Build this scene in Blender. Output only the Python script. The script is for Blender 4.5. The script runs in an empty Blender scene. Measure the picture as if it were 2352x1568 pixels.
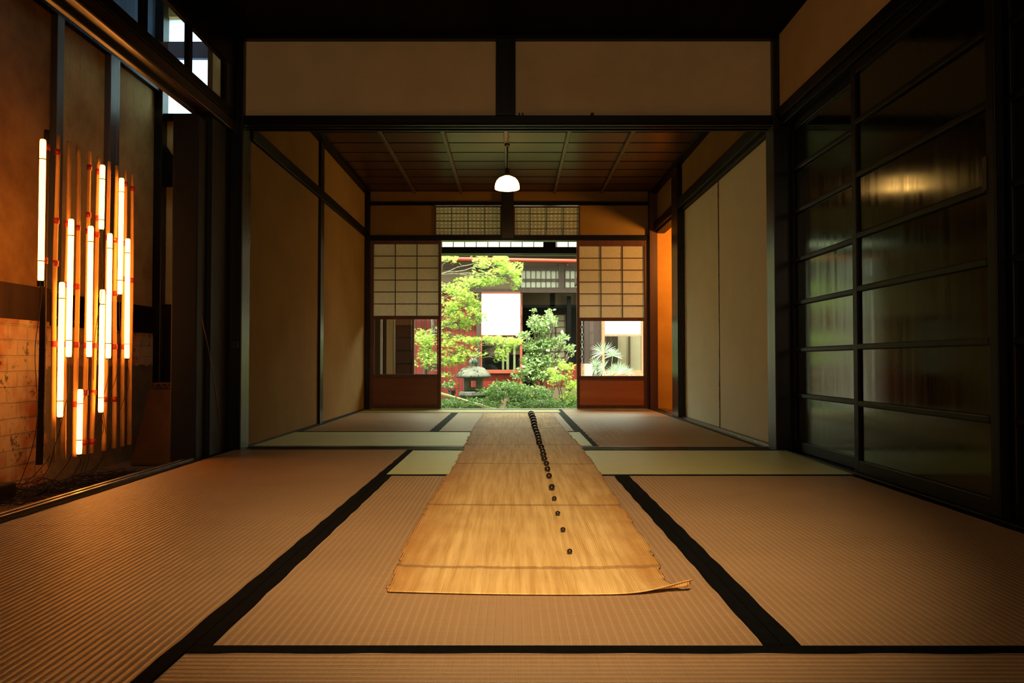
import bpy, math, random
import numpy as np
from mathutils import Vector, Matrix
R = random.Random(7)
SC = bpy.context.scene
COL = SC.collection

# ------------------------------------------------------------------ camera, sky, sun, exposure
F = 1820.0; CH = 0.458; TILT = math.atan(46.0 / F)
cam = bpy.data.cameras.new('camera'); cam.lens = 36 * F / 2352; cam.sensor_width = 36; cam.clip_start = 0.02; cam.clip_end = 200
camo = bpy.data.objects.new('camera', cam); COL.objects.link(camo)
camo.location = (0, 0, CH); camo.rotation_euler = (math.pi / 2 + TILT, 0, 0.0011); SC.camera = camo

W = bpy.data.worlds.new('sky'); SC.world = W; W.use_nodes = True
bg = W.node_tree.nodes['Background']; bg.inputs[0].default_value = (0.90, 1.0, 0.76, 1); bg.inputs[1].default_value = 8.4
sun = bpy.data.lights.new('sun', 'SUN'); sun.energy = 20.0; sun.angle = 0.02; sun.color = (1, 0.98, 0.78)
suno = bpy.data.objects.new('sun', sun); COL.objects.link(suno)
suno.rotation_euler = (math.radians(22), 0, math.radians(-10))     # from above and behind the house
def area(name, loc, rot, sx, sy, e, col, portal=False):
    l = bpy.data.lights.new(name, 'AREA'); l.shape = 'RECTANGLE'; l.size = sx; l.size_y = sy; l.energy = e; l.color = col
    if portal: l.cycles.is_portal = True
    o = bpy.data.objects.new(name, l); COL.objects.link(o); o.location = loc; o.rotation_euler = rot; return o
area('garden_portal', (0, 10.9, 2.6), (0, 0, 0), 7.6, 3.6, 1, (1, 1, 1), True)
area('rear_area_fill', (0.1, -2.3, 1.35), (math.radians(82), 0, 0), 2.2, 1.3, 25.0, (1.0, 0.70, 0.42))   # unseen area fill added behind the camera to brighten the front room
rl_ = bpy.data.lights.new('rear_point_fill', 'POINT'); rl_.energy = 9; rl_.color = (1, .62, .30); rl_.shadow_soft_size = .09      # point fill added out of view behind the camera, no fitting there
rlo = bpy.data.objects.new('rear_point_fill', rl_); COL.objects.link(rlo); rlo.location = (-.15, -.5, 1.75)
sp_ = bpy.data.lights.new('runner_fill_spot', 'SPOT'); sp_.energy = 730; sp_.color = (1, .66, .34); sp_.spot_size = math.radians(38); sp_.spot_blend = 1.0; sp_.shadow_soft_size = .05     # fill spot added out of view to brighten the runner and centre mats
spo = bpy.data.objects.new('runner_fill_spot', sp_); COL.objects.link(spo); spo.location = (0.05, -.7, 2.05); spo.rotation_euler = (Vector((.05, 2.35, 0)) - spo.location).to_track_quat('-Z', 'Y').to_euler()
vs = SC.view_settings; vs.view_transform = 'Standard'; vs.look = 'None'; vs.exposure = 0.0; vs.gamma = 1.0; vs.use_curve_mapping = False
SC.cycles.use_denoising = True
SC.cycles.max_bounces = 10; SC.cycles.diffuse_bounces = 6; SC.cycles.transparent_max_bounces = 12
SC.cycles.sample_clamp_indirect = 6.0; SC.cycles.caustics_refractive = False

# ------------------------------------------------------------------ photo pixel -> place at a known distance
_c, _s = math.cos(TILT), math.sin(TILT)
def P(u, v, Y):                       # the point at depth Y
    vp = (784 - v) / F; Z = Y * (vp * _c + _s) / (_c - vp * _s)
    return Vector(((u - 1178) / F * (Y * _c + Z * _s), Y, CH + Z))
def PX(u, v, X):                      # the point on the plane x = X
    Y = X * F / (u - 1178)
    for _ in range(4):
        q = P(u, v, Y); Y *= X / q.x
    return P(u, v, Y)

# ------------------------------------------------------------------ mesh helpers
class MB:
    def __init__(s): s.v = []; s.f = []
    def add(s, vs_, fs): b = len(s.v); s.v += [tuple(p) for p in vs_]; s.f += [tuple(b + i for i in f) for f in fs]; return s
    def box(s, x0, x1, y0, y1, z0, z1):
        x0, x1 = sorted((x0, x1)); y0, y1 = sorted((y0, y1)); z0, z1 = sorted((z0, z1))
        return s.add([(x0,y0,z0),(x1,y0,z0),(x1,y1,z0),(x0,y1,z0),(x0,y0,z1),(x1,y0,z1),(x1,y1,z1),(x0,y1,z1)],
                     [(0,3,2,1),(4,5,6,7),(0,1,5,4),(1,2,6,5),(2,3,7,6),(3,0,4,7)])
    def tube(s, pts, rad, n=8, caps=True):
        pts = [Vector(p) for p in pts]; m = len(pts)
        if not hasattr(rad, '__len__'): rad = [rad] * m
        vs_, fs = [], []; up = Vector((0.03, 0.02, 1))
        for i, p in enumerate(pts):
            d = (pts[min(i+1, m-1)] - pts[max(i-1, 0)]).normalized()
            a = d.cross(Vector((1, 0.1, 0)) if abs(d.z) > 0.8 else up).normalized(); b = d.cross(a)
            for k in range(n):
                t = 2 * math.pi * k / n; vs_.append(p + (a * math.cos(t) + b * math.sin(t)) * rad[i])
        for i in range(m - 1):
            for k in range(n): fs.append((i*n+k, i*n+(k+1) % n, (i+1)*n+(k+1) % n, (i+1)*n+k))
        if caps: fs.append(tuple(range(n))[::-1]); fs.append(tuple((m-1)*n+k for k in range(n)))
        return s.add(vs_, fs)
    def lathe(s, c, prof, n=24, close=False):      # prof: (radius, z)
        vs_, fs = [], []; m = len(prof)
        for r, z in prof:
            for k in range(n):
                t = 2*math.pi*(k+.5)/n; vs_.append((c[0]+r*math.cos(t), c[1]+r*math.sin(t), c[2]+z))
        for i in range(m-1):
            for k in range(n): fs.append((i*n+k, i*n+(k+1) % n, (i+1)*n+(k+1) % n, (i+1)*n+k))
        if close: fs.append(tuple(range(n))[::-1]); fs.append(tuple((m-1)*n+k for k in range(n)))
        return s.add(vs_, fs)
    def build(s, name, m, parent=None, smooth=False, bevel=0.0, at=None):
        me = bpy.data.meshes.new(name)
        v = s.v
        if at is not None: v = [(p[0]-at[0], p[1]-at[1], p[2]-at[2]) for p in v]
        me.from_pydata(v, [], s.f); me.update(); me.materials.append(m)
        if smooth: me.polygons.foreach_set('use_smooth', [True] * len(me.polygons))
        o = bpy.data.objects.new(name, me); COL.objects.link(o)
        if at is not None: o.location = at
        if parent is not None:
            o.parent = parent
            if at is None: o.location = -Vector(parent.location)      # meshes are written in world coordinates
            else: o.location = Vector(at) - Vector(parent.location)
        if bevel:
            bv = o.modifiers.new('b', 'BEVEL'); bv.width = bevel; bv.segments = 2; bv.limit_method = 'ANGLE'
        return o
def B(*a): return MB().box(*a)
def empty(name, loc=(0, 0, 0)):
    o = bpy.data.objects.new(name, None); COL.objects.link(o); o.location = loc; o.empty_display_size = .05; return o
def tag(o, label, cat, group=None, kind=None):
    o['label'] = label; o['category'] = cat
    if group: o['group'] = group
    if kind: o['kind'] = kind
    return o
def struct(name, mb, m, label, cat, bevel=0.0):
    return tag(mb.build(name, m, bevel=bevel), label, cat, kind='structure')
def rect(mb, u0, v0, u1, v1, Y, t=.04):            # a slab facing the camera at depth Y
    a = P(u0, v0, Y); b = P(u1, v1, Y); return mb.box(a.x, b.x, Y, Y + t, b.z, a.z)

# ------------------------------------------------------------------ materials
class N:
    def __init__(s, name):
        s.m = bpy.data.materials.new(name); s.m.use_nodes = True; s.t = s.m.node_tree; s.p = s.t.nodes['Principled BSDF']; s.o = s.t.nodes['Material Output']
    def n(s, typ, **k):
        x = s.t.nodes.new('ShaderNode' + typ)
        for a, b in k.items():
            if a.startswith('i_'):
                key = a[2:]; x.inputs[int(key) if key.isdigit() else key].default_value = b
            else: setattr(x, a, b)
        return x
    def l(s, a, b): s.t.links.new(a, b)
    def coord(s, kind='Object', sc=(1, 1, 1), rot=(0, 0, 0)):
        t = s.n('TexCoord'); mp = s.n('Mapping'); mp.inputs['Scale'].default_value = sc; mp.inputs['Rotation'].default_value = rot
        if kind == 'World':
            g = s.n('NewGeometry'); s.l(g.outputs['Position'], mp.inputs[0])
        else: s.l(t.outputs[kind], mp.inputs[0])
        return mp.outputs[0]
    def noise(s, vec, scale, det=3.0, rough=.55, dist=0.0):
        x = s.n('TexNoise'); x.inputs['Scale'].default_value = scale; x.inputs['Detail'].default_value = det
        x.inputs['Roughness'].default_value = rough; x.inputs['Distortion'].default_value = dist
        s.l(vec, x.inputs['Vector']); return x.outputs['Fac']
    def ramp(s, fac, stops):
        r = s.n('ValToRGB'); e = r.color_ramp.elements
        while len(e) < len(stops): e.new(.5)
        for i, (p, c) in enumerate(stops): e[i].position = p; e[i].color = (*c, 1) if len(c) == 3 else c
        s.l(fac, r.inputs[0]); return r.outputs[0]
    def math(s, op, a, b=None):
        x = s.n('Math', operation=op)
        for i, q in enumerate((a, b)):
            if q is None: continue
            if isinstance(q, (int, float)): x.inputs[i].default_value = q
            else: s.l(q, x.inputs[i])
        return x.outputs[0]
    def mix(s, fac, a, b, mode='MIX'):
        x = s.n('Mix', data_type='RGBA', blend_type=mode)
        for i, q in ((0, fac), (6, a), (7, b)):
            if isinstance(q, (int, float)): x.inputs[i].default_value = q
            elif isinstance(q, tuple): x.inputs[i].default_value = (*q, 1)
            else: s.l(q, x.inputs[i])
        return x.outputs[2]
    def base(s, c): 
        if isinstance(c, tuple): s.p.inputs['Base Color'].default_value = (*c, 1)
        else: s.l(c, s.p.inputs['Base Color'])
    def bump(s, h, strength=.3, dist=.002):
        b = s.n('Bump'); b.inputs['Strength'].default_value = strength; b.inputs['Distance'].default_value = dist
        s.l(h, b.inputs['Height']); s.l(b.outputs[0], s.p.inputs['Normal']); return b
    def rough(s, r, spec=.5):
        s.p.inputs['Roughness'].default_value = r; s.p.inputs['Specular IOR Level'].default_value = spec

def plain(name, c, rough=.5, spec=.5, metal=0.0):
    k = N(name); k.base(c); k.rough(rough, spec); k.p.inputs['Metallic'].default_value = metal; return k.m
def plaster(name, c1, c2, scale=3.0, bump=.25, fine=90):
    k = N(name); v = k.coord('World')
    a = k.noise(v, scale, 6, .6); k.base(k.ramp(a, [(.3, c1), (.7, c2)])); k.rough(.9, .2)
    k.bump(k.math('ADD', k.noise(v, fine, 4), k.math('MULTIPLY', a, 2.0)), bump, .003); return k.m
def wood(name, c1, c2, axis=2, rough=.4, spec=.5, sc=14, bump=.15, coat=0.0):
    k = N(name); s_ = [sc, sc, sc]; s_[axis] = sc * .05
    v = k.coord('World', tuple(s_)); a = k.noise(v, 1.0, 6, .65, .4)
    k.base(k.ramp(a, [(.3, c1), (.72, c2)])); k.rough(rough, spec)
    k.l(k.math('ADD', k.math('MULTIPLY', a, .25), rough - .12), k.p.inputs['Roughness'])
    k.p.inputs['Coat Weight'].default_value = coat; k.p.inputs['Coat Roughness'].default_value = .15
    k.bump(a, bump, .002); return k.m
def paper(name, c, trans=.5, tex=0.0):
    k = N(name); v = k.coord('World'); a = k.noise(v, 60, 5, .7)
    c2 = tuple(min(1, q * 1.08) for q in c); c0 = tuple(q * .9 for q in c)
    col = k.ramp(a, [(.3, c0), (.7, c2)])
    if tex:                                        # blurred shadows of a lattice behind, painted into the paper colour
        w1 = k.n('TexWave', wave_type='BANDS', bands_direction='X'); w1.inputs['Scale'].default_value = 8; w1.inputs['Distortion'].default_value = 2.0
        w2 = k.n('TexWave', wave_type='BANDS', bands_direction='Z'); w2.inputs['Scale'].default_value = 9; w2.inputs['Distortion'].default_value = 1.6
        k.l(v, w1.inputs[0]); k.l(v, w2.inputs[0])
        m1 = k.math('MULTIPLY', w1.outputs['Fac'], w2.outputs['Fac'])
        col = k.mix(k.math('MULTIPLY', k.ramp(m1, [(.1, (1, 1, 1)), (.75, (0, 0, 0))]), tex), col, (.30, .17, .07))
    k.base(col); k.rough(.85, .2)
    t = k.n('BsdfTranslucent'); k.l(col, t.inputs[0]); mx = k.n('MixShader'); mx.inputs[0].default_value = trans
    k.l(k.p.outputs[0], mx.inputs[1]); k.l(t.outputs[0], mx.inputs[2]); k.l(mx.outputs[0], k.o.inputs[0]); return k.m
def leafmat(name, c1, c2, sc=5, trans=.4):
    k = N(name); v = k.coord('World'); a = k.noise(v, sc, 4, .7)
    col = k.ramp(a, [(.32, c1), (.66, c2)]); k.base(col); k.rough(.42, .5)
    t = k.n('BsdfTranslucent'); k.l(k.mix(.5, col, tuple(min(1, q*1.5) for q in c2)), t.inputs[0]); mx = k.n('MixShader'); mx.inputs[0].default_value = trans
    k.l(k.p.outputs[0], mx.inputs[1]); k.l(t.outputs[0], mx.inputs[2]); k.l(mx.outputs[0], k.o.inputs[0]); return k.m
def emit(name, c, s_):
    k = N(name); k.base((.8, .8, .8)); k.p.inputs['Emission Color'].default_value = (*c, 1); k.p.inputs['Emission Strength'].default_value = s_; return k.m
def glass(name, tint=(.95, .97, 1), rough=0.0):
    k = N(name); g = k.n('BsdfGlossy'); g.inputs['Roughness'].default_value = rough
    t = k.n('BsdfTransparent'); t.inputs[0].default_value = (*tint, 1)
    lw = k.n('LayerWeight'); fr = k.math('ADD', .04, k.math('MULTIPLY', k.math('POWER', lw.outputs['Facing'], 5.0), .9)); mx = k.n('MixShader')
    k.l(fr, mx.inputs[0]); k.l(t.outputs[0], mx.inputs[1]); k.l(g.outputs[0], mx.inputs[2]); k.l(mx.outputs[0], k.o.inputs[0]); return k.m

def tatami_mat_material(name, c1, c2):
    # u runs across the mat (ribs every 15 mm), v along it; rush stalks lie along u
    k = N(name); t = k.n('TexCoord'); sp = k.n('SeparateXYZ'); k.l(t.outputs['UV'], sp.inputs[0])
    rib = k.math('FRACT', k.math('MULTIPLY', sp.outputs[0], 1 / .0155))
    h = k.math('SINE', k.math('MULTIPLY', rib, math.pi))
    hr = k.math('POWER', h, .45)
    m = k.n('Mapping'); m.inputs['Scale'].default_value = (6, 420, 1); k.l(t.outputs['UV'], m.inputs[0])
    rush = k.noise(m.outputs[0], 1.0, 3, .6)
    m2 = k.n('Mapping'); m2.inputs['Scale'].default_value = (1.2, 1.6, 1); k.l(t.outputs['UV'], m2.inputs[0])
    big = k.noise(m2.outputs[0], 1.5, 5, .6)
    col = k.ramp(k.math('ADD', k.math('MULTIPLY', rush, .55), k.math('MULTIPLY', big, .45)), [(.3, c1), (.7, c2)])
    col = k.mix(k.math('MULTIPLY', k.math('SUBTRACT', 1.0, hr), .55), col, tuple(min(1, q * 1.5) for q in c2))
    k.base(col); k.rough(.42, .55); k.p.inputs['Specular Tint'].default_value = (1, .88, .62, 1)
    k.p.inputs['Anisotropic'].default_value = .75; k.p.inputs['Anisotropic Rotation'].default_value = .25
    tg = k.n('Tangent', direction_type='UV_MAP', uv_map='UVMap'); k.l(tg.outputs[0], k.p.inputs['Tangent'])
    k.bump(k.math('ADD', hr, k.math('MULTIPLY', rush, .5)), .9, .002); return k.m

M = {}
M['matte'] = wood('matte_blue_black_wood', (.004, .005, .007), (.009, .010, .013), 2, .6, .3)
M['black'] = wood('black_wood', (.002, .002, .002), (.006, .005, .004), 0, .36, .22)
M['blackv'] = wood('black_wood_upright', (.002, .002, .002), (.008, .007, .006), 2, .30, .4)
M['blackd'] = wood('black_wood_deep', (.0015, .0015, .0015), (.005, .004, .003), 1, .45, .15)
M['soot'] = wood('soot_black_boards', (.001, .001, .001), (.003, .0025, .002), 1, .7, .1)
M['lacquer'] = wood('dark_door_board', (.0015, .0015, .001), (.004, .0035, .0025), 2, .125, .55, 22, .03, .0)
for _m in (M['lacquer'],):
    _p = _m.node_tree.nodes['Principled BSDF']; _p.inputs['Specular Tint'].default_value = (.72, 1, .42, 1); _p.inputs['Anisotropic'].default_value = .6
    _t = _m.node_tree.nodes.new('ShaderNodeTangent'); _t.direction_type = 'UV_MAP'; _t.uv_map = 'UVMap'; _m.node_tree.links.new(_t.outputs[0], _p.inputs['Tangent'])
M['ceil'] = wood('reddish_ceiling_board', (.04, .014, .009), (.10, .042, .027), 0, .33, .5, 9, .25)
M['batten'] = wood('ceiling_batten_wood', (.06, .04, .028), (.12, .08, .055), 1, .36)
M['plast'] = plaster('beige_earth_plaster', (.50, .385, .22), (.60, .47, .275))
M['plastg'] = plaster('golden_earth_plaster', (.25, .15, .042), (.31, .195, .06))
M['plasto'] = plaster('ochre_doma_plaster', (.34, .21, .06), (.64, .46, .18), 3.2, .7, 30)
M['orangewall'] = plaster('orange_wall_paper', (.60, .29, .06), (.76, .40, .09), 3.5, .2)
M['bluegrey'] = plaster('blue_grey_plaster', (.09, .13, .22), (.14, .20, .32), 2)
M['shoji_wood'] = wood('shoji_cedar', (.06, .020, .009), (.13, .045, .018), 2, .42)
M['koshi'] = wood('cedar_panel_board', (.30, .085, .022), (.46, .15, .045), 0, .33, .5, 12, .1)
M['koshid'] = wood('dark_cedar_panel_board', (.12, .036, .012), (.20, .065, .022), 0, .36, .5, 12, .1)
M['paper'] = paper('shoji_paper', (.78, .70, .56), .45)
M['paperw'] = paper('white_shoji_paper', (.90, .90, .82), .75)
M['papershadow'] = paper('paper_lattice_shadow', (.86, .80, .64), .68, .42)
M['fusuma'] = plaster('cream_fusuma_paper', (.76, .74, .55), (.82, .80, .60), 4, .05, 200)
M['black_cloth'] = plaster('black_border_cloth', (.002, .0025, .003), (.005, .0055, .006), 30, .3, 500)
M['black_cloth'].node_tree.nodes['Principled BSDF'].inputs['Specular IOR Level'].default_value = .05
M['green_cloth'] = plaster('dark_green_border_cloth', (.010, .022, .018), (.022, .042, .032), 30, .3, 500)
M['tat_b'] = tatami_mat_material('aged_brown_tatami', (.28, .175, .09), (.44, .285, .155))
M['tat_sheen'] = tatami_mat_material('tatami_green_sheen', (.33, .33, .10), (.48, .48, .16))  # the garden's green reflection is painted into this rush colour
M['glass'] = glass('clear_glass')
M['track'] = wood('worn_track_wood', (.05, .022, .010), (.13, .06, .028), 1, .28)
M['kamoi'] = wood('dark_brown_lintel', (.014, .006, .003), (.045, .02, .009), 1, .34, .4)
M['greenstrip'] = wood('weathered_green_strip', (.10, .12, .07), (.16, .18, .11), 0, .6, .2)
M['sill'] = wood('pale_sill_wood', (.42, .40, .34), (.58, .55, .47), 0, .4)
M['earth'] = plaster('packed_earth', (.10, .055, .025), (.19, .105, .05), 5, .6, 60)
M['metal'] = plain('dark_iron', (.03, .03, .03), .45, .5, .6)
M['cable'] = plain('black_cable', (.010, .009, .008), .45)
M['white_cord'] = plain('pale_cord', (.5, .45, .38), .5)
M['bamboo'] = plaster('tan_bamboo', (.52, .27, .09), (.60, .33, .12), 6, .05, 60)
M['smoked'] = plaster('smoked_bamboo', (.035, .017, .009), (.06, .03, .015), 6, .05, 60)
M['tape'] = plain('red_tape', (.32, .018, .012), .5)
M['tube'] = emit('glowing_tube', (1.0, .33, .05), 17)
M['shade'] = emit('milk_glass_shade', (1.0, .50, .15), 13)
M['bulb'] = emit('bulb', (1.0, .5, .15), 110)
M['bead'] = plain('dark_bead', (.016, .010, .008), .28, .6)
M['moss'] = plaster('mossy_ground', (.05, .07, .03), (.13, .14, .07), 6, .7, 40)
M['stone'] = plaster('weathered_granite', (.05, .058, .045), (.15, .155, .13), 7, .7, 90)
M['bark'] = wood('tree_bark', (.07, .055, .04), (.17, .14, .10), 2, .8)
M['greenbamboo'] = wood('green_bamboo', (.42, .46, .20), (.62, .62, .32), 0, .35)
M['redwood'] = wood('red_stained_boards', (.055, .007, .005), (.14, .018, .010), 2, .6, .12)
M['redframe'] = wood('red_frame_wood', (.14, .03, .016), (.22, .055, .03), 0, .5, .2)
M['greywood'] = wood('grey_brown_wood', (.028, .017, .013), (.055, .034, .026), 2, .6, .2)
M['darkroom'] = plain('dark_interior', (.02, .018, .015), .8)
M['greyplaster'] = plaster('grey_beige_plaster', (.085, .06, .038), (.105, .076, .05), 2)
M['copper'] = plain('red_copper_gutter', (.20, .028, .015), .5, .2, .0)
M['tile'] = plaster('grey_roof_tile', (.03, .032, .035), (.06, .062, .066), 8)
M['orangewood'] = wood('light_wood_frame', (.24, .10, .045), (.36, .17, .08), 2, .45)
M['beigewall'] = plaster('beige_side_wall', (.46, .36, .22), (.54, .43, .27), 2)
M['chain'] = plain('bright_chain', (.95, .95, .95), .4, .6, .0)
M['maple'] = leafmat('maple_leaf', (.03, .12, .012), (.36, .48, .08), 16)
M['shrubl'] = leafmat('shrub_leaf', (.02, .085, .022), (.26, .36, .13), 16, .3)
M['fern'] = leafmat('low_plant_leaf', (.015, .07, .018), (.22, .34, .10), 20, .3)
M['palm'] = leafmat('palm_leaf', (.22, .46, .22), (.66, .80, .58), 9, .3)

def blind_mat():
    k = N('white_roll_blind'); v = k.coord('World'); a = k.noise(v, 80, 2)
    k.base(k.ramp(a, [(.3, (.78, .78, .78)), (.7, (.92, .92, .92))])); k.rough(.8, .2); return k.m
M['blind'] = blind_mat()

# ------------------------------------------------------------------ shell of the two rooms
XL, XR = -1.476, 1.389                      # tatami edges
Y1 = 4.135; YB = 4.255                      # the opening between the rooms
YW = 7.60                                   # garden side of the back room
CZ = 2.175; CB = 2.10                       # ceilings
XBL, XBR = -1.425, 1.41                     # back room side walls
struct('floor', B(-1.60, 1.60, -2.6, YW + .1, -.25, -.056), M['blackd'], 'dark sub-floor that the tatami mats lie on', 'floor')
struct('ceiling', B(-1.47, 1.75, -2.6, Y1 + .06, CZ, CZ + .12), M['soot'], 'black board ceiling of the front room', 'ceiling')
# lintel wall between the rooms
w = B(-1.44, 1.40, Y1 + .03, YB - .03, 1.74, CZ); struct('wall_back', w, M['plast'], 'beige plaster band over the opening between the two rooms', 'wall')
k1 = MB().box(-1.50, 1.44, Y1, YB, 1.712, 1.752)
for yy in (Y1 + .0, Y1 + .045, YB - .022): k1.box(-1.44, 1.39, yy, yy + .022, 1.700, 1.712)
struct('trim_1', k1, M['black'], 'black grooved lintel across the opening under the plaster band', 'lintel', .003)
struct('trim_2', B(P(1139, 170, Y1).x, P(1184, 170, Y1).x, Y1 - .005, YB, 1.752, CZ), M['blackv'], 'short black post in the middle of the beige plaster band', 'post', .003)
struct('trim_3', B(-1.50, 1.42, Y1 - .01, Y1 + .1, 2.155, CZ + .02), M['black'], 'black edge strip along the front room ceiling above the plaster band', 'beam')
struct('trim_4', B(-1.50, -1.415, Y1 - .01, YB, -.05, CZ), M['blackv'], 'polished black post on the left of the room opening', 'post', .004)
struct('trim_5', B(1.366, 1.45, Y1 - .01, YB, -.05, CZ), M['blackv'], 'polished black post on the right of the room opening', 'post', .004)
sh = MB().box(-1.44, 1.39, Y1, Y1 + .03, -.05, .002).box(-1.44, 1.39, Y1 + .03, YB - .03, -.05, -.004).box(-1.44, 1.39, YB - .03, YB + .012, -.05, .002)
struct('trim_6', sh, M['black'], 'dark grooved threshold set flush between the two tatami rooms', 'threshold')
for u, lb in ((1193, 'left peg of the pair beside the middle post on the lintel ledge'), (1201, 'right peg of the pair beside the middle post on the lintel ledge'), (1359.5, 'left peg of the tiny pair farther right on the lintel ledge'), (1363, 'right peg of the tiny pair farther right on the lintel ledge')):
    q = P(u, 262, Y1 - .012); tag(B(q.x - .004, q.x + .003, Y1 - .006, Y1 + .02, 1.752, 1.764).build('wall_peg', M['metal']), lb, 'peg', 'tiny dark pegs on the lintel ledge')
latch = P(540, 792, Y1 - .02)
tag(B(latch.x - .02, latch.x + .018, Y1 - .03, Y1 - .011, latch.z - .02, latch.z + .02).build('latch', M['metal'], bevel=.002), 'small black square latch on the left opening post', 'latch')

# right side of the front room: plaster above, plank doors below
struct('wall_right', B(1.40, 1.52, -2.6, Y1 + .06, 1.77, CZ), M['plast'], 'plaster strip above the dark plank doors on the right', 'wall')
rk = MB().box(1.385, 1.50, -2.6, Y1, 1.725, 1.782).box(1.40, 1.50, -2.6, Y1, 1.69, 1.725)
struct('trim_7', rk, M['blackd'], 'long black rail over the dark plank doors on the right', 'rail', .003)
st = MB().box(XR + .001, 1.41, -2.6, Y1, -.055, .006).box(1.41, 1.50, -2.6, Y1, -.055, .001)
struct('trim_8', st, M['blackd'], 'black sill rail under the dark plank doors on the right', 'threshold', .002)
struct('wall_right_outer', B(1.50, 1.60, -2.6, YB, -.2, CZ), M['darkroom'], 'dark backing wall behind the plank doors', 'wall')
levels = [.055, .286, .518, .756, .975, 1.225, 1.445]
def flat_uv(o):
    uv = o.data.uv_layers.new(name='UVMap')
    for lp in o.data.loops: c_ = o.data.vertices[lp.vertex_index].co; uv.data[lp.index].uv = (c_.y, c_.z)
def plank_door(n, y0, y1, x, label):
    r = tag(empty('door_%d' % n, (x, (y0 + y1) / 2, 0)), label, 'sliding door', 'dark plank sliding doors', 'structure')
    B(x + .012, x + .022, y0 + .03, y1 - .03, .05, 1.66).build('panel', M['lacquer'], r); flat_uv(r.children[0])
    for a, b in ((y0, y0 + .042), (y1 - .042, y1)):
        B(x, x + .03, a, b, .004, 1.69).build('stile', M['blackd'], r, bevel=.003)
    B(x, x + .03, y0 + .042, y1 - .042, .004, .055).build('bottom_rail', M['blackd'], r, bevel=.003)
    B(x, x + .03, y0 + .042, y1 - .042, 1.645, 1.69).build('top_rail', M['blackd'], r, bevel=.003)
    for z in levels[1:]:
        B(x - .002, x + .014, y0 + .042, y1 - .042, z - .012, z + .012).build('batten', M['blackd'], r, bevel=.005)
    return r
plank_door(1, 3.27, 4.12, 1.447, 'dark plank sliding door beside the opening post, reflecting green light')
d2 = plank_door(2, 2.31, 3.29, 1.412, 'nearer dark plank sliding door with the orange glint')
for y in (2.37,):
    B(1.4095, 1.4125, y - .022, y - .002, 1.02 - .05, 1.02 + .05).build('finger_pull', M['metal'], d2)
plank_door(3, 1.35, 2.33, 1.447, 'dark plank sliding door at the right edge of the view')
plank_door(4, .39, 1.37, 1.412, 'dark plank sliding door outside the right edge')
struct('wall_right_near', B(1.42, 1.50, -2.6, .39, 0, 1.70), M['darkroom'], 'dark wall on the right behind the camera', 'wall')

# left side of the front room: open to the doma, kamoi and glazed transom above
t_ = MB().box(-1.500, -1.477, -2.6, 3.74, -.055, -.004).box(-1.515, -1.500, -2.6, 3.74, -.055, .004).box(-1.530, -1.515, -2.6, 3.74, -.055, -.006).box(-1.545, -1.530, -2.6, 3.74, -.055, .004)
struct('trim_9', t_, M['track'], 'worn double-grooved sliding track along the left edge of the mats', 'threshold', .0015)
struct('trim_10', B(-1.56, -1.545, -2.6, 3.74, -.23, -.012), M['blackd'], 'dark step edge below the left track', 'step')
kl = MB().box(-1.56, -1.462, -2.6, Y1, 1.685, 1.735).box(-1.475, -1.455, -2.6, Y1, 1.66, 1.72).box(-1.56, -1.535, -2.6, Y1, 1.66, 1.70)
struct('trim_11', kl, M['kamoi'], 'brown grooved lintel beam running over the left opening', 'lintel', .004)
struct('trim_12', B(-1.545, -1.450, -2.6, Y1, 1.72, 1.765), M['blackd'], 'black rail under the glazed transom on the left', 'rail', .003)
struct('trim_13', B(-1.482, -1.450, -2.6, Y1, 1.985, CZ + .02), M['blackd'], 'black beam above the glazed transom on the left', 'beam', .003)
def transom(n, y0, y1, label):
    r = tag(empty('window_%d' % n, (-1.465, (y0 + y1) / 2, 1.765)), label, 'transom window', 'glazed transom panes on the left', 'structure')
    f = MB().box(-1.478, -1.455, y0, y0 + .018, 1.765, 1.985).box(-1.478, -1.455, y1 - .018, y1, 1.765, 1.985).box(-1.477, -1.456, y0 + .018, y1 - .018, 1.765, 1.772).box(-1.477, -1.456, y0 + .018, y1 - .018, 1.978, 1.985)
    f.build('window_frame', M['blackd'], r); B(-1.468, -1.465, y0 + .018, y1 - .018, 1.772, 1.978).build('pane', M['glass'], r)
for i, lb in enumerate(('glazed transom pane next to the corner post', 'second glazed transom pane with the bright window behind', 'third glazed transom pane showing a pale wall behind', 'fourth glazed transom pane, at the top edge of the view')):
    y1 = 3.985 - i * .44; transom(i + 1, y1 - .44, y1, lb)
struct('wall_left_upper', MB().box(-1.482, -1.452, 3.985, Y1 + .06, 1.765, 1.985).box(-1.482, -1.452, -2.6, 2.225, 1.765, 1.985), M['blackv'], 'black boards closing both ends of the transom row', 'wall')
struct('wall_left_over', MB().box(-1.56, -1.482, -2.6, 4.2, 2.12, 4.0).box(-1.56, -1.482, 4.2, 5.9, 1.7, 4.0), M['greyplaster'], 'wall above the left transom, up to the high roof', 'wall')
# dark post and closed panel beside the opening post
struct('trim_14', B(-1.622, -1.50, 3.75, 3.87, -.23, 1.64), M['matte'], 'thick blue-black post where the left track ends', 'post', .006)
struct('wall_left_end', B(-1.52, -1.478, 3.87, Y1, -.05, 1.69), M['matte'], 'dark closed board between the thick post and the corner post', 'wall')
st_pts = [PX(462, 722, -1.462) + Vector((0, 0, 0)), PX(478, 800, -1.455), PX(492, 880, -1.450), PX(503, 960, -1.447), P(513, 1032, 4.02)]
tag(MB().tube(st_pts, .0024, 6).build('thin_stick', M['shoji_wood'], smooth=True), 'thin bent stick leaning on the dark board by the corner', 'stick')

# behind the camera
struct('wall_front', B(-3.0, 1.6, -2.7, -2.6, -.3, 4.0), M['plast'], 'wall behind the camera', 'wall')

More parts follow.
